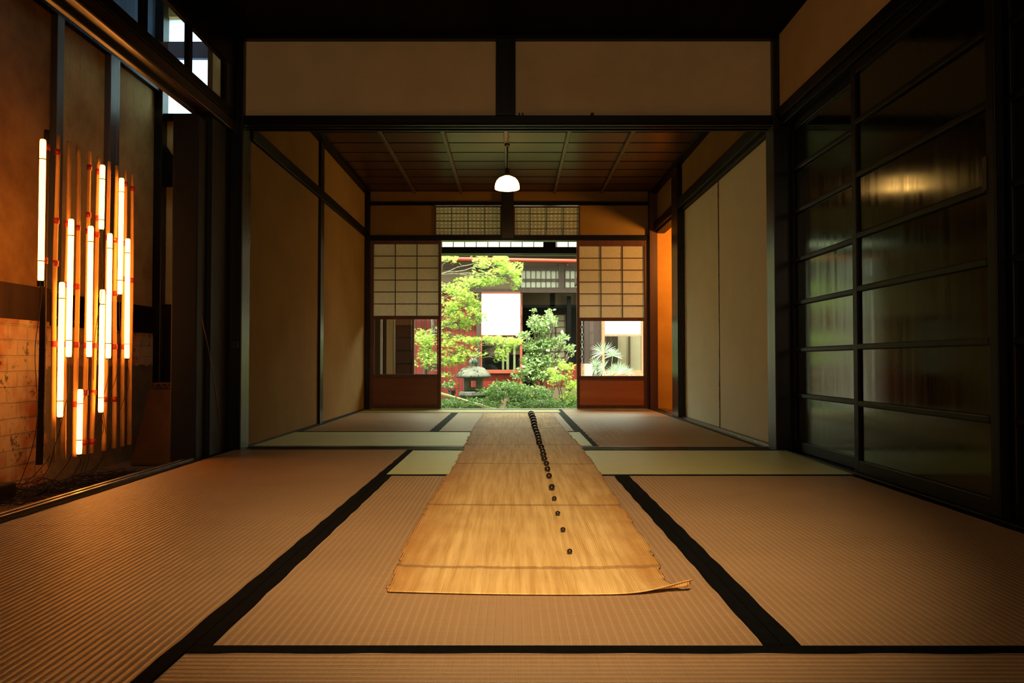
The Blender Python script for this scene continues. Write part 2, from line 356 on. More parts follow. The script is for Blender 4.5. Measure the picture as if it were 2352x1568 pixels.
# back room
struct('ceiling_back_room', B(-1.60, 1.60, YB - .04, YW + .05, CB + .01, CB + .14), M['darkroom'], 'deck above the board ceiling', 'ceiling')
cb = empty('ceiling_boards', (0, 6, CB)); tag(cb, 'reddish brown board ceiling with thin battens over the back room', 'ceiling', kind='structure')
yy = YB
while yy < YW:
    y2 = min(yy + .285, YW + .02)
    MB().add([(-1.5, yy, CB + .004), (1.5, yy, CB + .004), (1.5, y2, CB - .002), (-1.5, y2, CB - .002), (-1.5, yy, CB + .012), (1.5, yy, CB + .012), (1.5, y2, CB + .006), (-1.5, y2, CB + .006)],
             [(0, 1, 2, 3), (4, 7, 6, 5), (0, 4, 5, 1), (1, 5, 6, 2), (2, 6, 7, 3), (3, 7, 4, 0)]).build('ceiling_board', M['ceil'], cb)
    B(-1.5, 1.5, yy - .002, yy + .003, CB - .005, CB + .004).build('joint', M['blackd'], cb)
    yy += .275
for x in (-.946, -.50, -.05, .40, .853): B(x - .014, x + .014, YB, YW, CB - .026, CB - .003).build('batten', M['batten'], cb, bevel=.004)
for x in (-1.40, 1.36): B(x - .03, x + .03, YB, YW, CB - .03, CB - .002).build('edge_strip', M['blackd'], cb)
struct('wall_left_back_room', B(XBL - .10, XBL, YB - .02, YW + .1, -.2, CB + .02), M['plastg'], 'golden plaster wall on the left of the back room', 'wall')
struct('trim_15', B(XBL - .02, XBL + .022, YB, YW, 1.655, 1.725), M['blackd'], 'dark rail along the left wall of the back room', 'rail', .003)
yp = PX(740, 700, XBL + .02).y
struct('trim_16', B(XBL - .02, XBL + .020, yp - .05, yp + .05, -.05, CB), M['blackv'], 'slim dark post on the left wall of the back room', 'post', .003)
struct('baseboard_left', B(XBL - .01, XBL + .012, YB, YW, -.05, .008), M['blackd'], 'thin dark strip at the foot of the left back room wall', 'baseboard')
# right wall of the back room: plaster above, cream sliding doors, side doorway
YD0, YD1 = 6.46, 6.70
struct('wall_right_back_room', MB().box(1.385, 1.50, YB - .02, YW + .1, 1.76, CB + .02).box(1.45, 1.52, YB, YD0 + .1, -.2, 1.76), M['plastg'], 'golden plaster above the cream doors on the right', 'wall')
struct('trim_17', MB().box(1.350, 1.46, YB, YW, 1.712, 1.79).box(1.375, 1.46, YB, YW, 1.69, 1.712), M['blackd'], 'dark rail above the cream doors and the side doorway', 'rail', .003)
struct('trim_18', B(1.345, 1.50, YD0, YD1, -.05, CB), M['blackv'], 'dark post between the cream doors and the orange doorway', 'post', .004)
struct('trim_19', MB().box(1.375, 1.46, YB + .01, YW, -.055, .012).box(1.345, 1.375, YB + .01, YW, -.055, .003), M['track'], 'brown sill under the cream doors and the side doorway', 'threshold', .002)
ysp = PX(1652, 700, 1.405).y
for n, a, b, lb in ((5, YB + .02, ysp, 'cream paper sliding door nearest the opening post'), (6, ysp, YD0, 'cream paper sliding door beside the orange doorway')):
    r = tag(empty('door_%d' % n, (1.41, (a + b) / 2, .012)), lb, 'sliding door', 'cream sliding doors of the back room', 'structure')
    B(1.405, 1.422, a + .004, b - .004, .013, 1.70).build('panel', M['fusuma'], r)
    MB().box(1.400, 1.424, a, a + .005, .013, 1.70).box(1.400, 1.424, b - .005, b, .013, 1.70).build('edge', M['track'], r)
# side room with the orange light
struct('wall_side_room', MB().box(1.32, 3.0, YW + .06, YW + .16, -.2, 2.2), M['orangewall'], 'orange lit wall seen through the side doorway', 'wall')
struct('wall_side_room_far', MB().box(2.6, 2.7, 5.6, YW + .1, -.2, 2.2).box(1.5, 2.7, 5.5, 5.6, -.2, 2.2), M['plastg'], 'walls of the small side room', 'wall')
struct('floor_side_room', B(1.46, 2.7, 5.5, YW + .1, -.2, -.002), M['track'], 'wood floor of the side room', 'floor')
struct('ceiling_side_room', B(1.5, 2.7, 5.5, YW + .16, 2.12, 2.2), M['darkroom'], 'ceiling of the side room', 'ceiling')
struct('trim_20', B(1.31, 1.386, YW - .03, YW + .06, -.05, CB), M['shoji_wood'], 'reddish brown corner post at the far side of the orange doorway', 'post', .004)
pl = bpy.data.lights.new('side_room_lamp', 'POINT'); pl.energy = 48; pl.color = (1, .42, .08); pl.shadow_soft_size = .08
plo = bpy.data.objects.new('side_room_lamp', pl); COL.objects.link(plo); plo.location = (1.85, 6.85, 1.5)

# garden wall of the back room
def zb(v, Y=YW): return P(1178, v, Y).z
def xb(u, v=784, Y=YW): return P(u, v, Y).x
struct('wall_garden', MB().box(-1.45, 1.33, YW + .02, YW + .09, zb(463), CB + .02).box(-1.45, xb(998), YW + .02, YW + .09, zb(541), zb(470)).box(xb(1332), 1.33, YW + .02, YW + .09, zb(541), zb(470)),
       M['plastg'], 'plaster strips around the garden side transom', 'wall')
struct('trim_21', B(-1.45, 1.33, YW, YW + .10, zb(471), zb(463)), M['black'], 'thin dark rail above the lattice transoms', 'rail')
struct('trim_22', MB().box(-1.45, 1.33, YW - .005, YW + .10, zb(552), zb(540)), M['black'], 'dark lintel above the paper screens and garden opening', 'lintel', .002)
struct('trim_23', B(xb(1152), xb(1180), YW - .02, YW + .09, zb(548), CB), M['blackv'], 'short dark post between the two lattice transoms', 'post', .003)
struct('trim_24', B(-1.45, xb(849), YW - .02, YW + .10, -.05, CB), M['blackv'], 'dark corner post at the left of the garden screens', 'post')
struct('trim_25', MB().box(xb(1490), 1.33, YW - .02, YW + .10, -.05, CB), M['blackv'], 'dark corner post at the right of the garden screens', 'post')
struct('trim_26', MB().box(-1.40, 1.31, YW, YW + .03, -.055, .004).box(-1.40, 1.31, YW + .03, YW + .06, -.055, -.004).box(-1.40, 1.31, YW + .06, YW + .10, -.055, .004), M['sill'], 'pale sill of the garden opening', 'threshold')
def lattice(n, u0, v0, u1, v1, nx, ny, paperm, label):
    a = P(u0, v0, YW); b = P(u1, v1, YW); cx = (a.x + b.x) / 2
    r = tag(empty('window_%d' % n, (cx, YW + .02, b.z)), label, 'lattice window', 'paper lattice transoms over the garden opening', 'structure')
    fr = MB(); t = .012
    fr.box(a.x, a.x + t, YW + .01, YW + .04, b.z, a.z).box(b.x - t, b.x, YW + .01, YW + .04, b.z, a.z).box(a.x + t, b.x - t, YW + .012, YW + .038, b.z, b.z + t).box(a.x + t, b.x - t, YW + .012, YW + .038, a.z - t, a.z)
    fr.build('window_frame', M['shoji_wood'], r)
    for i in range(1, nx):
        x = a.x + (b.x - a.x) * i / nx; B(x - .003, x + .003, YW + .014, YW + .026, b.z + t, a.z - t).build('muntin', M['shoji_wood'], r)
    for j in range(1, ny):
        z = a.z + (b.z - a.z) * j / ny; B(a.x + t, b.x - t, YW + .016, YW + .024, z - .003, z + .003).build('muntin', M['shoji_wood'], r)
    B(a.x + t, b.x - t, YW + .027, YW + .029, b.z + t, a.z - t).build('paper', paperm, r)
lattice(5, 998, 472, 1152, 541, 4, 4, M['papershadow'], 'left lattice transom above the garden opening')
lattice(6, 1180, 473, 1333, 542, 4, 4, M['papershadow'], 'right lattice transom above the garden opening')

def shoji(n, u0, u1, Y, label, grid_u, grid_v, gl, koshi):
    x0, x1 = P(u0, 784, Y).x, P(u1, 784, Y).x; Y2 = Y + .03
    r = tag(empty('door_%d' % n, ((x0 + x1) / 2, Y, .004)), label, 'paper screen', 'half-glazed paper screens', 'structure')
    z = lambda v: P(1178, v, Y).z
    ZT = zb(552) + .004
    gu0, gu1 = P(grid_u[0], 640, Y).x, P(grid_u[1], 640, Y).x
    B(x0, gu0, Y, Y2, .006, ZT).build('stile', M['shoji_wood'], r, bevel=.003); B(gu1, x1, Y, Y2, .006, ZT).build('stile', M['shoji_wood'], r, bevel=.003)
    B(gu0, gu1, Y + .001, Y2 - .001, z(grid_v[0]), ZT).build('top_rail', M['shoji_wood'], r, bevel=.002)
    B(gu0, gu1, Y + .001, Y2 - .001, z(gl[0] - 0), z(grid_v[1])).build('middle_rail', M['shoji_wood'], r, bevel=.002)
    B(gu0, gu1, Y + .001, Y2 - .001, z(gl[1] + 8), z(gl[1])).build('lock_rail', M['shoji_wood'], r, bevel=.002)
    B(gu0, gu1, Y + .001, Y2 - .001, .006, z(930)).build('bottom_rail', M['shoji_wood'], r, bevel=.002)
    B(gu0, gu1, Y + .012, Y + .020, z(930), z(gl[1] + 8)).build('board_panel', koshi, r)
    for i in (1, 2):
        x = gu0 + (gu1 - gu0) * i / 3; B(x - .004, x + .004, Y + .008, Y + .020, z(grid_v[1]), z(grid_v[0])).build('muntin', M['shoji_wood'], r)
    for j in range(1, 6):
        v = grid_v[0] + (grid_v[1] - grid_v[0]) * j / 6; B(gu0, gu1, Y + .009, Y + .019, z(v) - .004, z(v) + .004).build('muntin', M['shoji_wood'], r)
    B(gu0, gu1, Y + .021, Y + .023, z(grid_v[1]), z(grid_v[0])).build('paper', M['paper'], r)
    B(gu0, gu1, Y + .013, Y + .016, z(gl[1]), z(gl[0])).build('pane', M['glass'], r)
    t = .010; g0, g1 = gu0 + .002, gu1 - .002
    MB().box(g0, g0 + t, Y + .002, Y + .012, z(gl[1]), z(gl[0])).box(g1 - t, g1, Y + .002, Y + .012, z(gl[1]), z(gl[0])).build('glazing_bead', M['shoji_wood'], r)
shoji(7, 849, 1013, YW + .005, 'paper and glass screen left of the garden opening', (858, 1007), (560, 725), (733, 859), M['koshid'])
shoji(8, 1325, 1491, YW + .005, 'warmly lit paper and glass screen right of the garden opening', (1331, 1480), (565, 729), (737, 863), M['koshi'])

# ------------------------------------------------------------------ tatami
def tatami(x0, x1, y0, y1, across, label, green=False, border='black_cloth', group='tatami mats'):
    r = tag(empty('tatami_mat', ((x0 + x1) / 2, (y0 + y1) / 2, -.055)), label, 'tatami mat', group)
    g = .0008; x0 += g; x1 -= g; y0 += g; y1 -= g
    o = B(x0, x1, y0, y1, -.055, 0).build('rush_cover', M['tat_sheen' if green else 'tat_b'], r)
    me = o.data; uv = me.uv_layers.new(name='UVMap')
    for lp in me.loops:
        co = me.vertices[lp.vertex_index].co
        uv.data[lp.index].uv = (co.y, co.x) if across else (co.x, co.y)
    hw = .029
    for side in (0, 1):
        mb = MB(); n = 46; vs_ = []
        L0, L1 = (x0, x1) if across else (y0, y1); e = ((y0, y1) if across else (x0, x1))[side]; sg = 1 if side == 0 else -1
        ph = R.random() * 9
        for i in range(n + 1):
            t = L0 + (L1 - L0) * i / n; inn = e + sg * (hw + .0012 * math.sin(i * 1.3 + ph) + R.uniform(-.0008, .0008))
            for (q, z) in ((e, .0), (e, .0022), (inn, .0022), (inn, .0)):
                vs_.append((t, q, z) if across else (q, t, z))
        fs = []
        for i in range(n):
            for k in range(4): fs.append((i*4+k, i*4+(k+1) % 4, (i+1)*4+(k+1) % 4, (i+1)*4+k))
        fs += [(0, 1, 2, 3), tuple(n*4+k for k in (3, 2, 1, 0))]
        mb.add(vs_, fs).build('cloth_border', M[border], r)
XC0, XC1 = -.515, .434
yl = 2.225
tatami(XL, XC0, yl, Y1, False, 'brown tatami mat along the left track, reaching the room threshold')
tatami(XL, XC0, yl - 1.91, yl, False, 'brown tatami mat at the lower left corner with glossy ribs')
tatami(XC0, XC1, 1.286, 3.188, False, 'brown tatami mat lying under the near end of the runner')
tatami(XC1, XR, 1.286, 3.188, False, 'brown tatami mat right of the runner beside the dark plank doors')
tatami(XC0, XR, 3.188, Y1, True, 'crosswise tatami mat just before the threshold, green garden sheen in its colour', True)
tatami(XC0, XR, .335, 1.286, True, 'crosswise brown tatami mat along the bottom edge of the view')
yq = YB + .013
tatami(XBL + .012, XC1, yq, yq + .93, True, 'crosswise tatami mat just beyond the threshold, green garden sheen in its colour', True, 'green_cloth')
tatami(XC1, 1.345, yq, yq + 1.98, False, 'brown tatami mat in front of the cream sliding doors', False, 'green_cloth')
tatami(XBL + .012, XC0 - .002, yq + .93, 7.10, False, 'brown tatami mat along the left wall of the back room', False, 'green_cloth')
tatami(XC0 - .002, XC1, yq + .93, 7.10, False, 'tatami mat under the far end of the runner', False, 'green_cloth')
tatami(XC1, 1.345, yq + 1.98, YW, False, 'brown tatami mat in front of the orange doorway', False, 'green_cloth')
tatami(XBL + .012, XC1, 7.10, YW, True, 'narrow pale strip of tatami along the garden sill', True, 'green_cloth')

# ------------------------------------------------------------------ runner
def runner():
    nx, ny = 56, 420; Ya, Yb = 1.565, 6.95
    k = N('golden_hemp_weave'); t = k.n('TexCoord'); sp = k.n('SeparateXYZ'); k.l(t.outputs['UV'], sp.inputs[0])
    u, v = sp.outputs[0], sp.outputs[1]
    warp = k.math('SINE', k.math('MULTIPLY', u, 2 * math.pi / .0052))
    def ns(sx, sy, sc, det=4):
        m = k.n('Mapping'); m.inputs['Scale'].default_value = (sx, sy, 1); k.l(t.outputs['UV'], m.inputs[0]); return k.noise(m.outputs[0], sc, det, .65)
    st = ns(60, 2.2, 1.0); patch = ns(2.2, .8, 2.2); weft = ns(5, 300, 1.0, 2)
    col = k.ramp(st, [(.32, (.60, .37, .11)), (.62, (.88, .64, .27))])
    edge = k.math('ABSOLUTE', k.math('SUBTRACT', u, .045))
    em = k.ramp(k.math('ADD', edge, k.math('MULTIPLY', k.math('SUBTRACT', patch, .5), .30)), [(.18, (0, 0, 0)), (.31, (1, 1, 1))])
    col = k.mix(k.math('MULTIPLY', em, .75), col, (.44, .19, .035))
    col = k.mix(k.math('MULTIPLY', k.ramp(weft, [(.55, (0, 0, 0)), (.75, (1, 1, 1))]), .35), col, (.86, .60, .25))
    seam = None
    for ys in (1.76, 2.515, 3.53, 4.35, 5.4, 6.3):
        wob = k.math('MULTIPLY', k.math('SUBTRACT', ns(5, 1, 2.0), .5), .03)
        wob = k.math('ADD', wob, k.math('MULTIPLY', k.math('SUBTRACT', ns(60, 6, 1.0, 5), .5), .022))
        d = k.math('ABSOLUTE', k.math('SUBTRACT', k.math('ADD', v, wob), ys)); s1 = k.math('LESS_THAN', d, .009 + .0016 * ys)
        seam = s1 if seam is None else k.math('MAXIMUM', seam, s1)
    seam = k.math('MULTIPLY', seam, k.math('ADD', k.math('MULTIPLY', ns(40, 120, 1.0), .9), .05))
    col = k.mix(seam, col, (.17, .075, .035))
    k.base(col); k.rough(.62, .35)
    k.bump(k.math('ADD', warp, k.math('ADD', k.math('MULTIPLY', weft, 1.4), k.math('MULTIPLY', seam, 3.0))), .5, .0013)
    vs_ = []; uvs = []
    rl = random.Random(3); jl = [0.0]; jr = [0.0]
    for j in range(760): jl.append(jl[-1] * .72 + rl.uniform(-.0045, .0045)); jr.append(jr[-1] * .72 + rl.uniform(-.0035, .0035))
    def tab(T, y):
        q = (y - Ya) / .0075; i_ = int(q); return T[i_] + (T[i_+1] - T[i_]) * (q - i_)
    for j in range(ny + 1):
        y = Ya + (Yb - Ya) * (j / ny) ** 1.7
        L = -.262 + .016 * math.exp(-(y - Ya) / .15) + tab(jl, y) + .006 * math.sin(y * 2.1); Rr = .352 + tab(jr, y) - .03 * math.exp(-(y - Ya) / .12) * 0 + .012 * math.sin(y * 1.7 + 1)
        Rr -= .028 * math.exp(-((y - 1.62) / .28) ** 2)
        for i in range(nx + 1):
            f = i / nx; x = L + (Rr - L) * f
            z = .0030 + .0010 * math.sin(9 * y + 2 * x) * math.sin(5 * x + y) + .0010 * math.sin(31 * y + 7 * x)
            ed = min(f, 1 - f) * (Rr - L)
            z += .0035 * math.exp(-ed / .018) * (.5 + .5 * math.sin(y * 23 + (4 if f > .5 else 0)))
            yy = y + (.012 * (1 - f) * math.exp(-(y - Ya) / .3) - .012 * math.sin(math.pi * f) * math.exp(-(y - Ya) / .3))
            c = math.exp(-(((x - Rr) / .055) ** 2) - ((y - Ya) / .012) ** 2); c2 = math.exp(-(((x - Rr) / .07) ** 2) - ((y - Ya) / .05) ** 2)      # curled front right corner
            z += .015 * c + .004 * c2; x += .030 * c2 + .008 * c; yy += .016 * c
            vs_.append((x, yy, max(z, .0018))); uvs.append((x, y))
    fs = [(j*(nx+1)+i, j*(nx+1)+i+1, (j+1)*(nx+1)+i+1, (j+1)*(nx+1)+i) for j in range(ny) for i in range(nx)]
    o = MB().add(vs_, fs).build('cloth_runner', k.m, smooth=True)
    uv = o.data.uv_layers.new(name='UVMap')
    for lp in o.data.loops: uv.data[lp.index].uv = uvs[lp.vertex_index]
    so = o.modifiers.new('s', 'SOLIDIFY'); so.thickness = .0022; so.offset = 1
    tag(o, 'long golden woven hemp runner laid over the mats towards the garden', 'runner')
runner()

beads = [(1308.5, 1262, 12.8), (1293, 1212.5, 12), (1281, 1175.5, 11.5), (1273, 1142, 11.5), (1267, 1117, 14)]
for (a, b, d) in ((685,1545,110),(635,1335,110),(608,1215,112),(588,1115,106),(550,1030,112),(533,955,118),(520,890,106),(497,820,110),(460,745,118),(450,690,112),(440,640,112),(425,590,112),(405,535,112),(385,485,112),(372,437,118),(365,385,118),(355,338,120),(340,290,122),(325,252,126),(315,225,128)):
    beads.append((1180 + a / 7.84, 920 + b / 7.84, d / 7.84))
ordn = ['nearest', 'second', 'third', 'fourth', 'fifth', 'sixth', 'seventh', 'eighth', 'ninth', 'tenth', 'eleventh', 'twelfth', 'thirteenth', 'fourteenth', 'fifteenth', 'sixteenth', 'seventeenth', 'eighteenth', 'nineteenth', 'twentieth', 'twenty-first', 'twenty-second', 'twenty-third', 'twenty-fourth', 'farthest']
ZC = .0065
lasty = 0
for i, (u, v, d) in enumerate(beads):
    vv = v - 0.0
    y = (CH - ZC) * F / (vv - 830 + d / 2) ; r = d * y / (2 * F) * .98
    if i > 4: y = max(y, lasty + r * 1.75)
    lasty = y
    c = P(u, v, y); n = 20
    prof = [(r * math.sin(math.pi * q / 12) * (1 if 0 < q < 12 else 0.02), -r * .92 * math.cos(math.pi * q / 12)) for q in range(13)]
    o = MB().lathe((0, 0, 0), prof, n, True).build('ball', M['bead'], smooth=True); o.location = (c.x, y, ZC + r * .92)
    lab = {0: 'smallest dark glossy ball, nearest and alone on the golden runner', 24: 'largest dark ball at the garden end of the row on the runner'}.get(i, 'dark glossy ball on the golden runner, %s from the near end' % ordn[i])
    tag(o, lab, 'ball', 'row of dark balls on the runner')

# ------------------------------------------------------------------ pendant lamp
LY = 5.85; lc = P(1165, 434, LY); zt = P(1165, 404, LY).z
pr = tag(empty('pendant_lamp', (lc.x, LY, CB - .02)), 'small white glass pendant lamp glowing under the back room ceiling', 'lamp')
rr = .091
prof = [(rr, 0), (rr * 1.01, .018), (rr * .97, .045), (rr * .86, .075), (rr * .68, .098), (rr * .42, .112), (.022, .120)]
s_ = (zt - lc.z) / .120; prof = [(a, b * s_) for a, b in prof]
sh_ = MB().lathe((lc.x, LY, lc.z), prof, 36).build('lamp_shade', M['shade'], pr, smooth=True); sm = sh_.modifiers.new('s', 'SOLIDIFY'); sm.thickness = .003
sh2 = MB().lathe((lc.x, LY, lc.z + .045), [(.001, -.034), (.018, -.028), (.028, -.006), (.024, .018), (.013, .034)], 16).build('bulb', M['bulb'], pr, smooth=True)
MB().lathe((lc.x, LY, zt), [(.024, -.004), (.024, .010), (.016, .014), (.016, .050), (.010, .058), (.003, .064)], 16, True).build('socket', M['metal'], pr, smooth=True)
MB().tube([(lc.x, LY, zt + .06), (lc.x, LY, CB - .035)], .0045, 8).build('cord', M['cable'], pr)
MB().lathe((lc.x, LY, CB - .045), [(.012, 0), (.02, .008), (.02, .018)], 16, True).build('ceiling_rose', M['metal'], pr)

# ------------------------------------------------------------------ doma on the left
DX = -2.60; DZ = -.213; DYB = 5.80
struct('floor_doma', B(-2.7, -1.545, -2.6, 5.95, -.35, DZ), M['earth'], 'brown packed earth floor beyond the left track', 'floor')
def brickmat():
    k = N('old_brick_and_cement'); g = k.n('NewGeometry'); sp = k.n('SeparateXYZ'); k.l(g.outputs['Position'], sp.inputs[0])
    cb_ = k.n('CombineXYZ'); k.l(sp.outputs[1], cb_.inputs[0]); k.l(sp.outputs[2], cb_.inputs[1])
    wv = k.coord('World'); wob = k.noise(wv, 6, 3); cbd = k.n('VectorMath', operation='ADD'); k.l(cb_.outputs[0], cbd.inputs[0])
    sc = k.n('VectorMath', operation='SCALE'); sc.inputs['Scale'].default_value = .015; k.l(wob, sc.inputs[0]); k.l(sc.outputs[0], cbd.inputs[1])
    b = k.n('TexBrick'); k.l(cbd.outputs[0], b.inputs['Vector']); b.inputs['Scale'].default_value = 1; b.inputs['Brick Width'].default_value = .17; b.inputs['Row Height'].default_value = .082
    b.inputs['Mortar Size'].default_value = .006; b.inputs['Color1'].default_value = (.30, .055, .02, 1); b.inputs['Color2'].default_value = (.50, .24, .10, 1); b.inputs['Mortar'].default_value = (.20, .15, .10, 1)
    b.inputs['Mortar Smooth'].default_value = .4
    a = k.noise(wv, 9, 6, .7); blot = k.ramp(a, [(.38, (1, 1, 1)), (.52, (0, 0, 0))])
    big = k.noise(wv, 3.2, 3, .6); wash = k.ramp(big, [(.36, (0, 0, 0)), (.56, (1, 1, 1))])
    col = k.mix(k.math('MULTIPLY', wash, .75), b.outputs['Color'], (.74, .62, .42))
    soot = k.ramp(k.noise(wv, 14, 5, .75), [(.57, (0, 0, 0)), (.64, (1, 1, 1))]); col = k.mix(k.math('MULTIPLY', soot, .8), col, (.05, .035, .03))
    e1 = k.math('ADD', sp.outputs[1], k.math('MULTIPLY', k.math('SUBTRACT', a, .5), .3)); e2 = k.math('ADD', sp.outputs[2], k.math('MULTIPLY', k.math('SUBTRACT', a, .5), .1))
    cm = k.math('MULTIPLY', k.math('GREATER_THAN', e1, 4.42), k.math('LESS_THAN', e2, .43))
    cem = k.ramp(k.noise(wv, 5, 7, .7), [(.3, (.13, .11, .075)), (.7, (.30, .25, .17))])
    col = k.mix(cm, col, cem); k.base(col); k.rough(.9, .2)
    hh = k.math('ADD', k.math('MULTIPLY', k.math('SUBTRACT', 1.0, b.outputs['Fac']), k.math('SUBTRACT', 1.0, cm)), a); k.bump(hh, .8, .008); return k.m
struct('wall_doma_lower', B(DX - .1, DX, -2.6, DYB, DZ - .1, .70), brickmat(), 'worn brick and cement wall behind the glowing tubes', 'wall')
M['shaded'] = plaster('shaded_ochre_plaster', (.15, .075, .025), (.36, .21, .075), 2.6, .7, 30)  # darker copy of the ochre plaster, its unlit look put into the colour
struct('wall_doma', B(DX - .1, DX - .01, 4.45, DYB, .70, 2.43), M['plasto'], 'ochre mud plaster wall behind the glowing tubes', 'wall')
struct('wall_doma_near', B(DX - .1, DX - .01, -2.6, 4.45, .70, 2.43), M['shaded'], 'ochre plaster wall at the far left, its shade put into the colour', 'wall')
struct('wall_doma_top', B(DX - .1, DX - .01, -2.6, DYB, 2.43, 4.0), M['bluegrey'], 'blue grey wall high above the ochre plaster', 'wall')
struct('trim_30', B(DX - .05, DX + .006, -2.6, 4.44, .68, .865), M['greywood'], 'brown band between brick and plaster on the left', 'beam', .004)
struct('trim_31', B(DX - .05, DX + .008, 4.44, DYB, .66, .85), M['blackd'], 'dark band between brick and plaster near the corner', 'beam', .004)
struct('trim_32', B(DX - .05, DX + .03, -2.6, DYB, 2.42, 2.54), M['blackd'], 'high dark beam over the ochre plaster panels', 'beam', .004)
M['postface'] = wood('post_blue_sheen', (.06, .068, .085), (.10, .11, .135), 2, .36, .6)  # bluish daylight highlight put into the wood colour
struct('trim_33', B(DX - .05, DX + .028, 4.43, 4.50, .86, 2.43), M['postface'], 'upright behind the left glowing tubes', 'post', .003)
struct('trim_34', B(DX - .05, DX + .030, 5.02, 5.14, .85, 2.43), M['postface'], 'upright behind the right glowing tubes', 'post', .003)
struct('trim_35', B(DX - .05, DX + .05, 5.72, 5.82, DZ, 3.6), M['blackv'], 'dark corner upright left of the bright window', 'post', .003)
wx0, wx1, wz0, wz1 = P(369, 262, DYB).x, P(478, 262, DYB).x, P(400, 263, DYB).z, P(400, 38, DYB).z
struct('wall_doma_back', MB().box(DX, -1.45, DYB, DYB + .1, DZ, wz0).box(DX, -1.45, DYB, DYB + .1, wz1, 4.0).box(wx1, -1.45, DYB, DYB + .1, wz0, wz1).box(DX - .1, wx0, DYB, DYB + .1, wz0, wz1), M['plasto'], 'end wall of the passage around the bright window', 'wall')
wf = tag(empty('window_7', ((wx0 + wx1) / 2, DYB, wz0)), 'bright white window high on the end wall of the passage', 'window', kind='structure')
zb0, zb1 = P(400, 133, DYB).z, P(400, 95, DYB).z
MB().box(wx0 - .02, wx1 + .02, DYB - .03, DYB + .02, wz0 - .05, wz0).box(wx1, wx1 + .03, DYB - .02, DYB + .02, wz0, wz1).build('window_frame', M['blackd'], wf)
B(wx0, wx1, DYB + .0, DYB + .04, zb0, zb1).build('crossbar', M['bluegrey'], wf)
B(wx0, wx1, DYB + .05, DYB + .055, wz0, wz1).build('pane', paper('frosted_pane', (.70, .82, 1.0), .9), wf)
a = P(362, 358, DYB - .02); struct('trim_36', MB().box(DX, -1.6, DYB - .05, DYB, P(400, 430, DYB).z, a.z), M['blackd'], 'dark beam below the small braced plaster panel', 'beam')
q0, q1 = P(364, 318, DYB - .03), P(392, 362, DYB - .03)
struct('trim_37', MB().tube([q0, q1], .02, 4), M['blackd'], 'slanting brace on the small plaster panel', 'brace')
q = P(357, 755, DYB - .06); struct('wall_doma_panel', B(P(360, 755, DYB - .06).x, -1.6, DYB - .06, DYB, P(400, 885, DYB).z, P(400, 700, DYB).z), M['blackv'], 'black board panel on the end wall above the block', 'panel')
struct('roof_doma', MB().box(-2.7, -1.48, -2.7, 4.2, 4.0, 4.1).box(-2.7, -1.48, 5.3, 5.95, 4.0, 4.1).box(-2.7, -2.5, 4.2, 5.3, 4.0, 4.1).box(-1.7, -1.48, 4.2, 5.3, 4.0, 4.1), M['blackd'], 'high dark roof over the passage opened for an added skylight', 'roof')
sk = struct('window_9', B(-2.5, -1.7, 4.2, 5.3, 4.04, 4.045), paper('added_skylight', (.55, .62, .68), .8), 'added frosted pane letting daylight through the high roof over the passage', 'skylight')  # skylight added out of view to bring daylight into the passage
# plastered block with a row of clay pipes
bx0, bx1, by0, by1 = P(333, 890, 5.1).x, -1.70, 5.1, 5.68; bz = P(370, 892, 5.1).z
blk = tag(empty('plastered_block', ((bx0 + bx1) / 2, (by0 + by1) / 2, DZ)), 'brown rough plastered block in the corner of the passage', 'block')
MB().add([(bx0 - .10, by0, DZ), (bx1, by0, DZ), (bx1, by1, DZ), (bx0 - .10, by1, DZ), (bx0 + .02, by0, bz), (bx1, by0, bz), (bx1, by1, bz), (bx0 + .02, by1, bz)],
         [(0, 3, 2, 1), (4, 5, 6, 7), (0, 1, 5, 4), (1, 2, 6, 5), (2, 3, 7, 6), (3, 0, 4, 7)]).build('body', M['earth'], blk, bevel=.02)
for i in range(4):
    c = P(350 + i * 13.2, 884, 5.1); rp = .0178
    mb = MB(); pts = []
    n = 12; vs_ = []; fs = []
    for (rad, y) in ((rp, by0), (rp, by1 - .2), (rp * .7, by1 - .2), (rp * .7, by0)):
        for k in range(n): t = 2*math.pi*k/n; vs_.append((c.x + rad*math.cos(t), y, bz + rp + rad*math.sin(t)))
    for i2 in range(4):
        for k in range(n): fs.append((i2*n+k, i2*n+(k+1) % n, ((i2+1) % 4)*n+(k+1) % n, ((i2+1) % 4)*n+k))
    lb = ('leftmost', 'second', 'third', 'rightmost')[i]
    tag(mb.add(vs_, fs).build('clay_pipe', M['earth'], smooth=True), '%s short clay pipe in the row on the brown block' % lb, 'pipe', 'clay pipes on the block')

# bamboo poles, tubes, tape, cables
BX = -2.10
poles = [((107, 299), (89.5, 1067), [339, 601]), ((132.6, 311), (118.6, 1062), [350, 509, 607, 792]), ((157.8, 323), (144.3, 1055), [516, 656, 792.6]),
         ((181, 336), (171, 1049), [525, 660, 793, 929]), ((205.5, 348), (192.5, 1043), [385, 495, 533, 795, 903, 1016]), ((226, 359), (211, 1040), [395, 503, 541, 796, 903, 1014]),
         ((250.4, 371), (238.4, 1034.5), [548, 672, 796, 918]), ((267, 380), (260.6, 1029), [553, 675, 797, 917]), ((287.6, 390), (280, 1024.6), [423, 560, 642, 797.5]), ((304, 400), (296.8, 1020.8), [434, 645])]
pn = ['leftmost thick bamboo pole, dark against the brick wall', 'second bamboo pole from the left, lit orange down one side', 'third bamboo pole from the left behind the low glowing tube', 'fourth bamboo pole from the left between two long tubes',
      'fifth bamboo pole from the left with six red tapes', 'sixth bamboo pole from the left, brightest at its foot', 'seventh bamboo pole from the left beside the short upper tube', 'fourth bamboo pole from the right end of the row',
      'second bamboo pole from the right between two tubes', 'rightmost bamboo pole of the hanging row']
pn[7] = 'third bamboo pole from the right end of the row'
